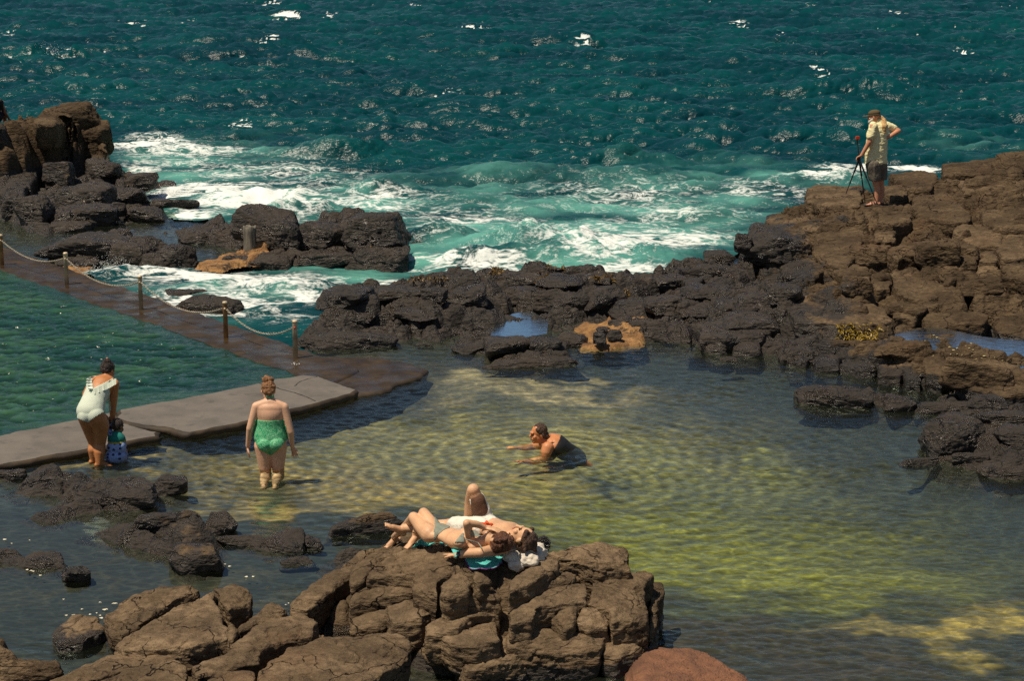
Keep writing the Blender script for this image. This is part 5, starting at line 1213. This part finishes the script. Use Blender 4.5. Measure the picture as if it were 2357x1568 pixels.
hairball('hair', HR_BROWN, e, [(P(0, -.022, .036), np.array([.083, .094, .088]), ax), (P(0, -.070, -.03), np.array([.072, .050, .075]), ax), (P(.05, .02, .06), P(.075, -.03, -.02), .03, .022), (P(-.05, .02, .06), P(-.075, -.03, -.02), .03, .022), (P(.03, -.09, -.06), P(.03, -.105, -.135), .040, .014), (P(-.03, -.09, -.06), P(-.03, -.125, -.10), .040, .012), (P(.055, -.05, -.06), P(.055, -.055, -.14), .03, .010)], noise=.012, nscale=34)

# ---------------------------------------------------------------- older man standing on the right slope
g = Z(3100, 380, 3.734); hm = hit(*g(690, 1440)); base = hm; Y0 = base[1]
J = lambda a, b, d=0.0: WY(*g(a, b), Y0+d)
e = empty('person', base); tag(e, 'bearded man in a yellow shirt, grey shorts and cap standing on the rocks', 'person')
B = Body()
zg = base[2]
for (hx, kx, ky, ax_, ay, dy, toe) in ((600, 632, 1150, 650, 1372, -.07, (-.93, .1, 0)), (690, 705, 1140, 700, 1362, .10, (-.8, .6, 0))):
    hp = J(hx, 880, dy); kn = J(kx, ky, dy); an = J(ax_, ay, dy); an[2] = zg+.085
    B.chain([hp, kn], [.085, .060]); B.chain([kn, J((kx+ax_)/2+12, 1230, dy+.01), an], [.055, .058, .038]); foot(B, an, toe, s=1.05)
B.ell(J(640, 800, .0), (.15, .14, .15)); B.ell(J(650, 520, .0), (.16, .13, .2))
B.cap(J(690, 330, .0), J(640, 235, .0), .06, .055)
B.chain([J(585, 340, -.16), J(545, 560, -.20), J(437, 745, -.16)], [.055, .046, .032]); 
hand(B, J(437, 745, -.16), J(340, 800, -.13)-J(437, 745, -.16), (.1, -.3, -1), 1.0, 1, .12, .75)
B.chain([J(805, 335, .14), J(950, 405, .10), J(815, 492, -.06)], [.052, .046, .034]); hand(B, J(815, 492, -.06), (-.95, -.1, -.1), (0, .9, 0), 1.0, -1, .08, .5)
HC = J(608, 205, .0); P, ax = head(B, HC, (-.9, .38, -.16), (-.12, .03, 1), 1.03)
body = B.build('body', SK_OLD, e, .0065, 6)
SHIRT = cloth('pale_yellow_cotton', (.76, .68, .38), .06, 6); SHORT = cloth('grey_cotton', (.125, .105, .078), .12, 8); CAPM = cloth('olive_cotton', (.085, .058, .022), .15)
b = Body()
b.loft([J(700, 292, .0), J(694, 325, .0), J(680, 400, .0), J(660, 500, .0), J(642, 620, .0), J(634, 740, .0), J(634, 850, .0)], [.08, .165, .185, .192, .205, .212, .215], [.07, .105, .135, .15, .165, .165, .16], (1, .25, 0))
b.cap(J(600, 335, -.14), J(560, 478, -.18), .078, .082); b.cap(J(780, 330, .10), J(882, 368, .13), .078, .070); b.cap(J(700, 300, .0), J(672, 268, .0), .075, .066)
sh_ = b.build('shirt', SHIRT, e, .008, 5, .009, 11, (1, 1, 1.8))
co = sh_.data; zhem = J(640, 862)[2]
for v in co.vertices:
    if v.co.z < zhem+.02: v.co.z = max(v.co.z, zhem+(.006*math.sin(v.co.x*40)))
b = Body()
b.cap(J(632, 800, .0), J(634, 880, .0), .19, .19, .75, (0, 1, 0)); b.cap(J(598, 880, -.07), J(618, 1060, -.06), .135, .118); b.cap(J(690, 880, .09), J(706, 1058, .10), .135, .118)
so_ = b.build('shorts', SHORT, e, .008, 5, .010, 10, (1.6, 1.6, .6)); zh2 = J(620, 1095)[2]
for v in so_.data.vertices:
    if v.co.z < zh2+.03: v.co.z = max(v.co.z, zh2)
b = Body(); b.ell(P(0, -.012, .062), np.array([.090, .112, .062]), ax); b.ell(P(0, -.012, .030), np.array([.092, .114, .030]), ax); b.build('cap', CAPM, e, .006, 3)
b = Body(); b.ell(P(0, .125, .026), np.array([.072, .080, .011]), ax); b.build('cap_peak', CAPM, e, .005, 2)
b = Body(); b.ell(P(.088, .03, .055), np.array([.004, .035, .012]), ax); b.build('cap_badge', cloth('cap_badge', (.22, .17, .10)), e, .004, 1)
hairball('beard', HR_WHITE, e, [(P(0, .075, -.085), np.array([.060, .045, .052]), ax), (P(0, .085, -.13), np.array([.042, .034, .052]), ax), (P(.06, .02, -.04), P(.045, .06, -.08), .022, .03), (P(-.06, .02, -.04), P(-.045, .06, -.08), .022, .03)], noise=.010, nscale=40)
hairball('ponytail', HR_BLOND, e, [(J(700, 225, .0), J(745, 260, -.02), .05, .045), (J(745, 260, -.03), J(752, 345, -.10), .045, .05), (J(752, 345, -.11), J(755, 430, -.13), .048, .018), (J(735, 225, -.01), J(780, 262, .0), .02, .008)], noise=.012, nscale=34)
for dy, ax_, ay, toe in ((-.07, 650, 1372, (-.93, .1, 0)), (.10, 700, 1362, (-.8, .6, 0))):
    an = J(ax_, ay, dy); an[2] = zg+.085; d = nrm(toe); x = np.array([-d[1], d[0], 0]); bs = Body()
    bs.cap(an-d*.05+np.array([0, 0, -.078]), an+d*.20+np.array([0, 0, -.078]), .042, .048, .25, (0, 0, 1)); bs.chain([an+x*.042+d*.09-np.array([0, 0, .06]), an+d*.09-np.array([0, 0, .012]), an-x*.042+d*.09-np.array([0, 0, .06])], [.012]*3); bs.chain([an+x*.04-np.array([0, 0, .06]), an+d*.03+np.array([0, 0, .0]), an-x*.04-np.array([0, 0, .06])], [.011]*3)
    bs.build('sandal', simple('sandal_rubber', (.02, .018, .016), .7), e, .005, 2)
# his tripod
J = lambda a, b, d=0.0: WY(*g(a, b), Y0+d)
ap_ = J(402, 800, -.12); e = empty('tripod', (ap_[0], ap_[1], zg)); tag(e, 'black tripod with a small orange camera held by the man on the rocks', 'tripod')
TB = simple('black_carbon', (.010, .010, .011), .4, .1); OR_ = simple('orange_housing', (.50, .055, .012), .45, .1)
b = Body(); b.chain([ap_, J(378, 545, -.12)], [.013, .013]); b.build('centre_column', TB, e, .004, 1)
b = Body(); b.ell(ap_, (.035, .035, .03)); b.build('hub', TB, e, .005, 1)
b = Body(); b.cap(J(378, 560, -.12), J(378, 530, -.12), .022, .018); b.build('ball_head', TB, e, .004, 1)
bm = bmesh.new(); c0 = J(379, 502, -.12); bmesh.ops.create_cube(bm, size=1, matrix=Matrix.Translation(c0) @ Matrix.Rotation(.3, 4, 'Z') @ Matrix.Diagonal((.075, .045, .062, 1)))
bmesh.ops.bevel(bm, geom=bm.edges[:], offset=.008, segments=2, affect='EDGES'); cm = bm_obj('camera', bm, OR_, e)
bm = bmesh.new(); bmesh.ops.create_cone(bm, cap_ends=True, segments=20, radius1=.017, radius2=.014, depth=.03, matrix=Matrix.Translation(c0+np.array([-.012, .035, .008])) @ Matrix.Rotation(math.pi/2, 4, 'X')); bm_obj('lens', bm, TB, cm)
for (fx, fy, dy) in ((668, 1470, -.30), (484, 1405, .05), (222, 1270, .12)):
    ft = J(fx, fy, dy); t_ = float(th(ft[0], ft[1])); ft2 = ft.copy()
    m1 = ap_+(ft2-ap_)*.36; m2 = ap_+(ft2-ap_)*.70
    b = Body(); b.cap(ap_, m1, .017, .017); b.ell(m1, (.021, .021, .024)); b.cap(m1, m2, .0125, .0125); b.ell(m2, (.017, .017, .02)); b.cap(m2, ft2, .009, .009); lg = b.build('leg', TB, e, .0045, 1)
    b = Body(); b.ell(ft2, (.014, .014, .014)); b.build('foot', TB, lg, .004, 1)
# ---------------------------------------------------------------- the two sunbathers
g = Z(1425, 1780, 3.571)
J = lambda a, b, z: W(*g(a, b), z)
from mathutils.bvhtree import BVHTree
def tree(name):
    me = bpy.data.objects[name].data; return BVHTree.FromPolygons([v.co[:] for v in me.vertices], [tuple(q.vertices) for q in me.polygons])
TR = tree('sunbathing_rock')
def rz(x, y):
    h = TR.ray_cast(Vector((x, y, 3)), Vector((0, 0, -1))); return h[0].z if h[0] is not None else -.1
def under(a, b, z): p = W(*g(a, b), z); return round(rz(p[0], p[1]), 3)
ZR = .82
base = J(760, 860, ZR); e = empty('person', base); tag(e, 'woman in a grey bikini lying back with knees raised and arm over her face', 'person')
B = Body()
hipn, hipf = J(640, 770, .95), J(690, 715, .95)
ft_n = hit(*g(165, 900)); ft_n = ft_n+np.array([0, 0, .07])
B.loft([J(690, 745, .945), J(750, 757, .947), J(850, 775, .945), J(950, 810, .945), J(1060, 843, .955), J(1150, 872, .955), J(1200, 888, .95)], [.13, .150, .122, .116, .134, .142, .09], [.068, .074, .064, .070, .082, .070, .05], (0, 1, 0))
B.ell(J(1040, 845, 1.005)+np.array([0, -.07, 0]), (.062, .062, .05)); B.ell(J(1110, 790, 1.01)+np.array([0, .05, 0]), (.062, .062, .05))
B.cap(J(1200, 890, .95), J(1370, 865, .97), .055, .050)
shn = J(1215, 945, .93); shf = J(1250, 850, .95)
B.cap(J(1180, 890, .95), shn, .06, .055); B.chain([shn, J(1185, 850, .99), J(1132, 628, 1.17)], [.046, .041, .034]); B.chain([J(1132, 622, 1.17), J(1270, 640, 1.145), J(1385, 690, 1.10)], [.034, .032, .023]); hand(B, J(1385, 690, 1.10), J(1520, 705, 1.10)-J(1385, 690, 1.10), (.1, .1, -1), .92, -1, .08, .35)
B.chain([shf, J(1180, 740, .93), J(1080, 720, .90)], [.05, .04, .03])
kn_n = J(425, 545, 1.02); kn_f = J(560, 490, 1.06)
B.chain([hipn, (hipn+kn_n)/2+np.array([0, 0, -.01]), kn_n], [.084, .068, .050]); B.chain([kn_n, kn_n*.6+ft_n*.4+np.array([.02, 0, .0]), ft_n], [.047, .048, .030]); foot(B, ft_n, (-.75, -.35, -.35), (-.2, .0, .9), .92)
an_f = J(445, 770, .84); B.chain([hipf, (hipf+kn_f)/2, kn_f], [.084, .068, .050]); B.chain([kn_f, kn_f*.6+an_f*.4, an_f], [.047, .046, .030]); foot(B, an_f, (-.55, -.75, -.2), (-.2, 0, .95), .92)
HC = J(1535, 845, 1.0); P, ax = head(B, HC, (-.20, .52, .83), (.93, -.28, .22), .97)
body = B.build('body', SK_FAIR, e, .0065, 6)
kA = g(0, 0); kB = g(1000, 1000)
def tq_(p):
    x, y = toP(p); return (x-kA[0])/(kB[0]-kA[0])*1000, (y-kA[1])/(kB[1]-kA[1])*1000
SAGE = cloth('grey_green_lycra', (.215, .235, .185), .12, 20)
pc = J(745, 775, .935)
def pb_(p, n):
    a, b = tq_(p); u = (a-700)/(905-700); top = 715-(a-700)*.0
    tri = (a > 705) & (a < 905) & (b < 690+(1-np.clip(u, 0, 1))**1.6*150) & (p[:, 2] > .93)
    tie = (a > 695) & (a < 730) & (b > 700) & (b < 850)
    return (tri | tie) & (p[:, 0] > J(690, 775, .935)[0]) & (p[:, 0] < J(915, 775, .935)[0])
garment('bikini_bottom', body, pb_, .006, SAGE, e, .002)
cn = J(1045, 845, 1.005); 
def pt_(p, n):
    a, b = tq_(p); t1 = (b < 885) & (b > 760+np.clip((a-1040), -100, 0)*-1.1) & (a > 975) & (a < 1100) & (b > 890-(a-970)*1.25) & (p[:, 2] > .93); 
    t2 = (a > 1185) & (a < 1325) & (b < 810) & (b > 725) & (p[:, 2] > .97) & (p[:, 0] < J(1330, 800, .98)[0])
    return t1 | t2
garment('bikini_top', body, pt_, .006, SAGE, e, .002)
b = Body(); b.chain([J(1090, 830, 1.03), J(1200, 860, 1.03), J(1290, 890, 1.005), J(1340, 965, .985)], [.005]*4); b.build('strap', SAGE, e, .0035, 1)
r = np.random.default_rng(8); curls = [(P(0, -.030, .035), np.array([.092, .098, .092]), ax), (P(0, -.075, -.02), np.array([.078, .05, .06]), ax)]
for i in range(60):
    q = r.normal(size=3); q /= np.linalg.norm(q); q[1] = -abs(q[1])*.9+.15; q[2] = q[2]*.9+.15; curls.append((P(q[0]*.095, -.032+q[1]*.098, .035+q[2]*.10), np.array([.022, .022, .022])*r.uniform(.8, 1.3)))
hairball('hair', HR_AUB, e, curls, vox=.005, noise=.010, nscale=45, smooth=2)
b = Body(); b.chain([J(412, 748, .90), J(445, 760, .885), J(478, 745, .90)], [.005]*3); b.build('anklet', simple('anklet_cord', (.25, .13, .03), .6), e, .0035, 1)

# the man beside her
base = J(1500, 800, ZR); e = empty('person', base); tag(e, 'bare chested man in white and brown shorts lying back with one knee raised', 'person')
B = Body()
pel = J(1400, 665, .94); chest = J(1620, 740, .97); 
B.loft([J(1350, 650, .94), pel, J(1490, 698, .945), J(1570, 732, .955), J(1640, 762, .965), J(1700, 790, .96), J(1730, 805, .955)], [.125, .150, .138, .156, .178, .172, .10], [.08, .09, .084, .090, .098, .08, .055], (.45, .9, 0))
hd = J(1880, 815, .985); B.cap(J(1690, 790, .955), hd+np.array([-.08, .02, -.02]), .065, .058)
sn = J(1640, 945, .92); B.cap(J(1680, 830, .95), sn, .065, .06)
def rayhit(a, b):
    d = ray(*g(a, b)); h = TR.ray_cast(Vector((0, 0, CAM_H)), Vector(d).normalized())
    return np.array(h[0]) if h[0] is not None else J(a, b, .8)
def rest(a, b, up):
    z = .85
    for _ in range(6): p = J(a, b, z); z = rz(p[0], p[1])+up
    return J(a, b, z)
el = WY(*g(1320, 1018), rest(1320, 1018, .105)[1]-.07); wr = WY(*g(1000, 1058), rest(1000, 1058, .075)[1]-.05); tipw = rayhit(720, 1055)+np.array([0, 0, .03]); B.chain([sn, J(1500, 985, .90), el], [.060, .056, .044]); B.chain([el, (el+wr)/2+np.array([0, 0, .01]), wr], [.045, .042, .029]); hand(B, wr, tipw-wr, (0, -.25, -1), 1.02, -1, .05, .05)
B.chain([J(1720, 715, .95), J(1600, 660, .90), J(1480, 625, .87)], [.055, .045, .03])
hb = J(1395, 610, .95); kb = J(1222, 180, 1.27); ab = J(1150, 560, .95)
B.chain([hb, (hb+kb)/2, kb], [.078, .066, .053]); B.chain([kb, kb*.62+ab*.38+np.array([.0, .03, 0]), ab], [.058, .060, .040]); foot(B, ab+np.array([0, 0, -.02]), (-.8, .2, -.2), s=1.0)
hs = J(1340, 690, .94); ks = J(900, 655, .89); as_ = J(300, 690, .84)
B.chain([hs, ks], [.098, .064]); B.chain([ks, ks*.6+as_*.4, as_], [.058, .058, .040]); foot(B, as_, (-.6, -.45, .58), (.5, -.1, .8), 1.05)
HC = hd; P, ax = head(B, HC, (-.28, .20, .93), (.92, -.34, .22), 1.02)
body = B.build('body', SK_FAIR, e, .0065, 6); face_bits(P, ax, e, 1.02)
WSH = cloth('white_cotton', (.72, .68, .58), .06, 8); BRS = cloth('brown_cotton', (.115, .052, .026), .12, 8); ORG = cloth('orange_cord', (.62, .075, .012))
b = Body(); m_ = hb*.30+kb*.70
b.ell(pel, (.135, .165, .102)); b.cap(hb, m_, .090, .072); b.cap(hs, J(1000, 665, .90), .106, .088)
b.build('shorts', WSH, e, .008, 4, .010, 10, (1, 1, 1))
b = Body(); q0 = hb*.62+kb*.38; q1 = hb*.28+kb*.72; b.cap(q0+np.array([-.008, -.016, 0]), q1+np.array([.004, -.012, 0]), .080, .068); b.build('shorts_panel', BRS, e, .008, 3, .006, 10)
b = Body(); wx_ = J(1400, 640, 1.0); b.chain([J(1300, 625, 1.035), J(1370, 632, 1.055), J(1470, 640, 1.045)], [.012]*3); b.build('waistband', ORG, e, .004, 1); b = Body(); b.chain([J(1375, 632, 1.065), J(1400, 600, 1.08), J(1415, 625, 1.07)], [.010]*3); b.chain([J(1390, 640, 1.07), J(1360, 660, 1.06)], [.008]*2); b.build('drawstring', ORG, e, .004, 1)
hairball('hair', HR_BROWN, e, [(P(0, -.030, .045), np.array([.086, .092, .085]), ax), (P(0, -.075, -.005), np.array([.074, .05, .075]), ax), (P(-.06, -.05, .04), P(-.095, -.11, .02), .035, .012), (P(.06, -.05, .04), P(.09, -.11, .02), .035, .012), (P(0, -.08, .07), P(0, -.14, .08), .05, .02), (P(.055, .04, .075), P(.07, -.02, .02), .025, .02), (P(-.055, .04, .075), P(-.07, -.02, .02), .025, .02)], noise=.013, nscale=32)
hairball('beard', HR_BROWN, e, [(P(0, .052, -.096), np.array([.038, .026, .020]), ax), (P(.05, .02, -.06), P(.035, .05, -.085), .010, .010), (P(-.05, .02, -.06), P(-.035, .05, -.085), .010, .010)], vox=.004, noise=.003, nscale=60, smooth=2)
b = Body(); cdir = nrm(wr-el); 
bm = bmesh.new(); c0 = wr+(el-wr)*.10
M3 = Vector(cdir).to_track_quat('Z', 'Y').to_matrix().to_4x4()
bmesh.ops.create_cone(bm, cap_ends=False, segments=24, radius1=.036, radius2=.036, depth=.024, matrix=Matrix.Translation(c0) @ M3); wt_ = bm_obj('watch_strap', bm, simple('watch_rubber', (.012, .012, .014), .5), e)
bm = bmesh.new(); bmesh.ops.create_cone(bm, cap_ends=True, segments=24, radius1=.021, radius2=.019, depth=.012, matrix=Matrix.Translation(c0+np.array([-.0, -.030, .022])) @ Matrix.Rotation(.9, 4, 'X')); bm_obj('watch_face', bm, simple('watch_glass', (.01, .012, .02), .15), wt_)

# towel under them
fr_ = [(390,975),(480,940),(600,902),(720,884),(840,880),(905,960),(935,1030),(985,1092),(1080,1142),(1118,1180),(1130,1232),(1240,1262),(1310,1242),(1380,1240),(1470,1268),(1560,1225),(1615,1170),(1650,1080)]
bk_ = [(470,880),(530,850),(640,832),(760,830),(860,845),(960,890),(1010,930),(1060,960),(1120,970),(1170,985),(1220,995),(1300,990),(1380,985),(1440,985),(1500,985),(1560,985),(1620,985),(1680,985)]
out_ = np.array([(rayhit(a, b) if i < 7 else J(a, b, .775))[:2] for i, (a, b) in enumerate(fr_)]); k_ = np.ones(3)/3
for ax__ in (0, 1): out_[1:-1, ax__] = np.convolve(out_[:, ax__], k_, 'valid')
bk2 = np.array([J(a, b, .84)[:2] for a, b in bk_]); bk2[:, 1] = np.maximum(bk2[:, 1], np.interp(bk2[:, 0], out_[:, 0], out_[:, 1])+.16)
out_ = np.concatenate([out_, bk2[::-1]])
lo_ = out_.min(0)-.05; hi_ = out_.max(0)+.05; gx_ = np.arange(lo_[0], hi_[0], .011); gy_ = np.arange(lo_[1], hi_[1], .011)
TX, TYY = np.meshgrid(gx_, gy_, indexing='ij'); RZ = np.array([[max(rz(x, y), .762) for y in gy_] for x in gx_])
ZT = RZ.copy()
for _ in range(14):
    q = np.pad(ZT, 1, mode='edge'); ZT = np.maximum((q[:-2, 1:-1]+q[2:, 1:-1]+q[1:-1, :-2]+q[1:-1, 2:]+q[1:-1, 1:-1])/5, RZ)
for _ in range(4): q = np.pad(ZT, 1, mode='edge'); ZT = (q[:-2, 1:-1]+q[2:, 1:-1]+q[1:-1, :-2]+q[1:-1, 2:]+q[1:-1, 1:-1])/5
c_ = rayhit(680, 900)+np.array([0, .07, 0]); arch = .0*np.exp(-((TX-c_[0])/.16)**2-((TYY-c_[1])/.13)**2)
fold = .022*(.4-np.abs(fbm(P3(TX*5+TYY*3, TYY*7-TX*2)+4, 2)))
ZT = np.maximum(ZT, RZ+.004)+.012+arch+fold
TD = poly_dist(out_, TX+.012*fbm(P3(TX*9, TYY*9), 2), TYY+.012*fbm(P3(TX*9, TYY*9)+8, 2))
tv = np.stack([TX, TYY, ZT], -1).reshape(-1, 3); tf = grid_quads(*TX.shape)[:, ::-1]; kd = TD.ravel()[tf]
tv_, tf_, _ = submesh(tv, tf, kd.min(1) > 0, {}); tm_ = (TD.ravel()[tf][kd.min(1) > 0].min(1) < .010).astype(int)
TQ_ = cloth('turquoise_terry', (.10, .52, .47), .10, 30, .95, .6); HEM = cloth('purple_hem', (.14, .03, .14))
# the raised left end of the towel, arching off the rock in front of her hips
ff = [(392,972),(440,958),(500,936),(560,916),(620,900),(690,888),(760,884),(830,884),(880,920),(910,965),(940,1030),(985,1090)]
fb = [(455,892),(490,872),(530,854),(580,838),(640,832),(700,830),(770,832),(850,846),(930,880),(985,915),(1030,960),(1080,1000)]
FV = []
for (a, b), (a2, b2) in zip(ff, fb):
    p0 = rayhit(a, b); yy = p0[1]-.17; 
    for q in np.linspace(0, 1, 9):
        x_, y_ = g(a*(1-q)+a2*q, b*(1-q)+b2*q); FV.append(WY(x_, y_, yy+.075*q+.012*math.sin(a*.03+q*5)))
FV = np.array(FV).reshape(len(ff), 9, 3)
for _ in range(2): FV[1:-1, :, 1] = (FV[:-2, :, 1]+FV[1:-1, :, 1]*2+FV[2:, :, 1])/4
fq = grid_quads(len(ff), 9); tm_ = np.concatenate([tm_, np.zeros(len(fq), int)]); tf_ = np.concatenate([tf_, fq+len(tv_)]); tv_ = np.concatenate([tv_, FV.reshape(-1, 3)])
tw = link('towel', mesh_np('towel', tv_, tf_, mats=tm_), [TQ_, HEM]); tag(tw, 'turquoise towel with a dark hem spread under the sunbathers', 'towel')
md = tw.modifiers.new('thick', 'SOLIDIFY'); md.thickness = .008
# crumpled clothes under the man's head
M_CREAM = cloth('cream_linen', (.62, .55, .44), .08, 10)
b = Body(); r = np.random.default_rng(4)
for (a, b_, z, rx, ry, rz) in ((1880,1010,.82,.14,.12,.085),(1760,1080,.80,.09,.09,.07),(2050,1010,.80,.10,.10,.075),(1850,1130,.76,.13,.08,.055),(2120,1060,.76,.06,.07,.05),(1750,960,.85,.09,.09,.05),(1800,1190,.76,.07,.05,.05),(1950,1120,.80,.10,.07,.06),(2080,1110,.78,.07,.06,.055)): b.ell(J(a, b_, z), (rx, ry, rz))
cl = b.build('clothes_bundle', M_CREAM, None, .006, 3, 0)
co_ = np.array([v.co for v in cl.data.vertices]); no_ = np.array([v.normal for v in cl.data.vertices]); fk = fbm(co_*np.array([5, 9, 9])+2, 3); co_ = co_+no_*(.035*(.35-np.abs(fk))+.01*fbm(co_*20, 2))[:, None]
cl.data.vertices.foreach_set('co', co_.astype(np.float32).ravel()); cl.data.update(); tag(cl, 'crumpled cream clothes bundled under the man’s head as a pillow'.replace('’', "'"), 'clothes')

# ---------------------------------------------------------------- person at the far left edge, sitting on the tall rock
pb0 = W(-14, 280, 1.55); e = empty('person', pb0); tag(e, 'person in dark clothes sitting on the tall rock, half cut off by the left edge', 'person')
B = Body(); q = lambda x, y, z: pb0+np.array([x, y, z])
B.ell(q(0, 0, .10), (.17, .15, .12)); B.ell(q(.02, 0, .28), (.15, .12, .16)); B.ell(q(.03, 0, .45), (.17, .11, .12)); B.cap(q(.03, 0, .5), q(.04, .02, .62), .055, .05)
B.chain([q(.18, 0, .48), q(.24, .08, .22), q(.30, .2, .06)], [.055, .042, .03]); hand(B, q(.30, .2, .06), (.3, .3, -1), (1, 0, 0), 1, 1)
B.chain([q(-.12, 0, .48), q(-.22, .06, .25), q(-.15, .25, .15)], [.055, .042, .03]); hand(B, q(-.15, .25, .15), (.3, .8, -.2), (0, 0, -1), 1, -1)
for k in (-1, 1): B.chain([q(k*.09, .05, .08), q(k*.14, .42, .22), q(k*.12, .55, -.18)], [.09, .06, .04]); foot(B, q(k*.12, .55, -.18), (0, 1, 0))
P, ax = head(B, q(.04, .05, .72), (-.3, .95, 0), (0, 0, 1)); body = B.build('body', SK_DARKISH, e, .009, 5)
DKC = cloth('black_cotton', (.012, .011, .011)); garment('shirt', body, lambda p, n: (p[:, 2] > pb0[2]+.12) & (p[:, 2] < pb0[2]+.55) & (p[:, 0] < pb0[0]+.24), .010, DKC, e, .004); garment('shorts', body, lambda p, n: (p[:, 2] <= pb0[2]+.14) & (p[:, 1] < pb0[1]+.38) & (p[:, 2] > pb0[2]-.06) & (p[:, 0] < pb0[0]+.22), .012, DKC, e, .004)
hairball('hair', HR_DARK, e, [(P(0, -.022, .030), np.array([.085, .096, .092]), ax), (P(0, -.06, -.04), np.array([.07, .045, .06]), ax)])

# ================================================================== SMALL STUFF
def scatter_flakes(name, mat, spots, label, cat, size, z=None, seed=1):
    r = np.random.default_rng(seed); V = []; F = []
    for (px, py, rx, ry, n) in spots:
        for i in range(n):
            x = px+r.normal()*rx; y = py+r.normal()*ry; p = W(x, y, .012) if z is not None else hit(x, y)+np.array([0, 0, .008])
            s = size*r.uniform(.5, 1.5); a = r.uniform(0, 6.3); k = len(V)
            for j in range(6): t = a+j*math.pi/3; V.append(p+np.array([math.cos(t)*s, math.sin(t)*s*.7, .004*math.sin(j*2)]))
            V.append(p+np.array([0, 0, s*.3])); F += [(k+j, k+(j+1) % 6, k+6) for j in range(6)]
    o = link(name, mesh_np(name, np.array(V), tris=np.array(F)), mat); return tag(o, label, cat, kind='stuff')
M_SHELL = simple('bleached_shell', (.62, .58, .42), .6)
scatter_flakes('shell_fragments', M_SHELL, [(250,1585/1.0-190,60,10,10),(225,1405,30,10,8),(345,1380,30,6,8),(40,1240,30,6,3),(75,1320,25,6,4),(530,1300,20,8,3),(860,1325,20,8,1),(650,1400,12,8,3),(860,1340,30,10,1),(590,1330,30,10,2),(870,1350,16,8,2)], 'bleached shell flakes scattered in the still left pool', 'shell', .016, 0, 2)
scatter_flakes('dry_leaves', simple('straw_leaf', (.40, .34, .16), .8), [(2250,800,60,12,28),(2300,830,50,10,16),(2150,775,40,5,10)], 'straw coloured flecks floating on the tide pool at right', 'debris', .018, None, 3)
# seaweed fronds
M_WEED = simple('brown_weed', (.15, .085, .010), .45, .4, 30); M_WEEDY = simple('golden_weed', (.30, .19, .012), .5, .35, 30)
def weed(name, spots, mat, label, seed, stuff=True, L=.09):
    r = np.random.default_rng(seed); V = []; F = []
    for (x0, y0, x1, y1, n) in spots:
        for i in range(n):
            p = hit(r.uniform(x0, x1), r.uniform(y0, y1))
            if p[2] < .0: continue
            d = r.normal(size=3); d[2] = abs(d[2])*.5; d = nrm(d); s = nrm(np.cross(d, r.normal(size=3)))*.010*r.uniform(.6, 1.6); ln = L*r.uniform(.4, 1.2); k = len(V)
            for j in range(5):
                t = j/4; c = p+d*ln*t+np.array([0, 0, .03*math.sin(t*3)-.02*t]); w = s*(1-.7*t)*(1+.3*math.sin(j*3)); V += [c-w, c+w]
            F += [(k+2*j, k+2*j+1, k+2*j+3, k+2*j+2) for j in range(4)]
    o = link(name, mesh_np(name, np.array(V), np.array(F)), mat); return tag(o, label, 'seaweed', kind='stuff' if stuff else None)
weed('seaweed', [(1928,750,2022,784,420)], M_WEEDY, 'golden clump of seaweed lying on the wet rock at lower right of the slope', 1, True)
weed('kelp_fringe', [(1130,612,1160,634,120),(1225,630,1262,656,120),(1255,608,1300,624,120),(1365,634,1408,650,140),(1620,576,1690,600,200),(1420,670,1450,690,60),(940,640,1030,650,80),(190,370,270,400,160),(290,398,400,430,200),(190,440,260,470,160),(380,480,410,510,60),(620,478,680,505,140),(830,566,930,600,160),(740,645,800,660,80)], M_WEED, 'brown kelp fringing the seaward rocks', 2, True)
# spray thrown up where the swell breaks
M_SPRAY = simple('white_spray', (.86, .87, .84), .7, .03)
def spray(spots, seed):
    r = np.random.default_rng(seed); V0, F0 = ico(1); V = []; F = []; k = 0
    for (px, py, z0, rx, ry, hh, n) in spots:
        c = W(px, py, z0)
        for i in range(n):
            t = r.random()**1.8; a = r.normal(size=2); p = c+np.array([a[0]*rx*(.5+.6*t), a[1]*ry*.6, hh*t*(1-.5*min(1, abs(a[0])*.5))]); s = r.uniform(.002, .008)*(1.2-t*.6)*(c[1]/45)
            V.append(V0*s*np.array([1, 1, 1.4])+p); F.append(F0+k); k += len(V0)
    o = link('sea_spray', mesh_np('sea_spray', np.concatenate(V), tris=np.concatenate(F)), M_SPRAY); tag(o, 'white spray thrown up where swell breaks on the rocks', 'spray', kind='stuff')
spray([(250,632,.0,.30,.25,.40,900),(330,640,.0,.5,.3,.16,300),(392,445,.0,.40,.25,.28,500),(1215,552,.25,.25,.2,.25,300),(1285,545,.2,.5,.2,.15,300),(105,132,.2,.7,.5,.7,350),(1950,312,.2,.5,.3,.25,120),(710,664,.05,.5,.2,.10,200),(1210,632,.05,.4,.15,.10,150),(680,838,.08,.06,.05,.04,40)], 3)
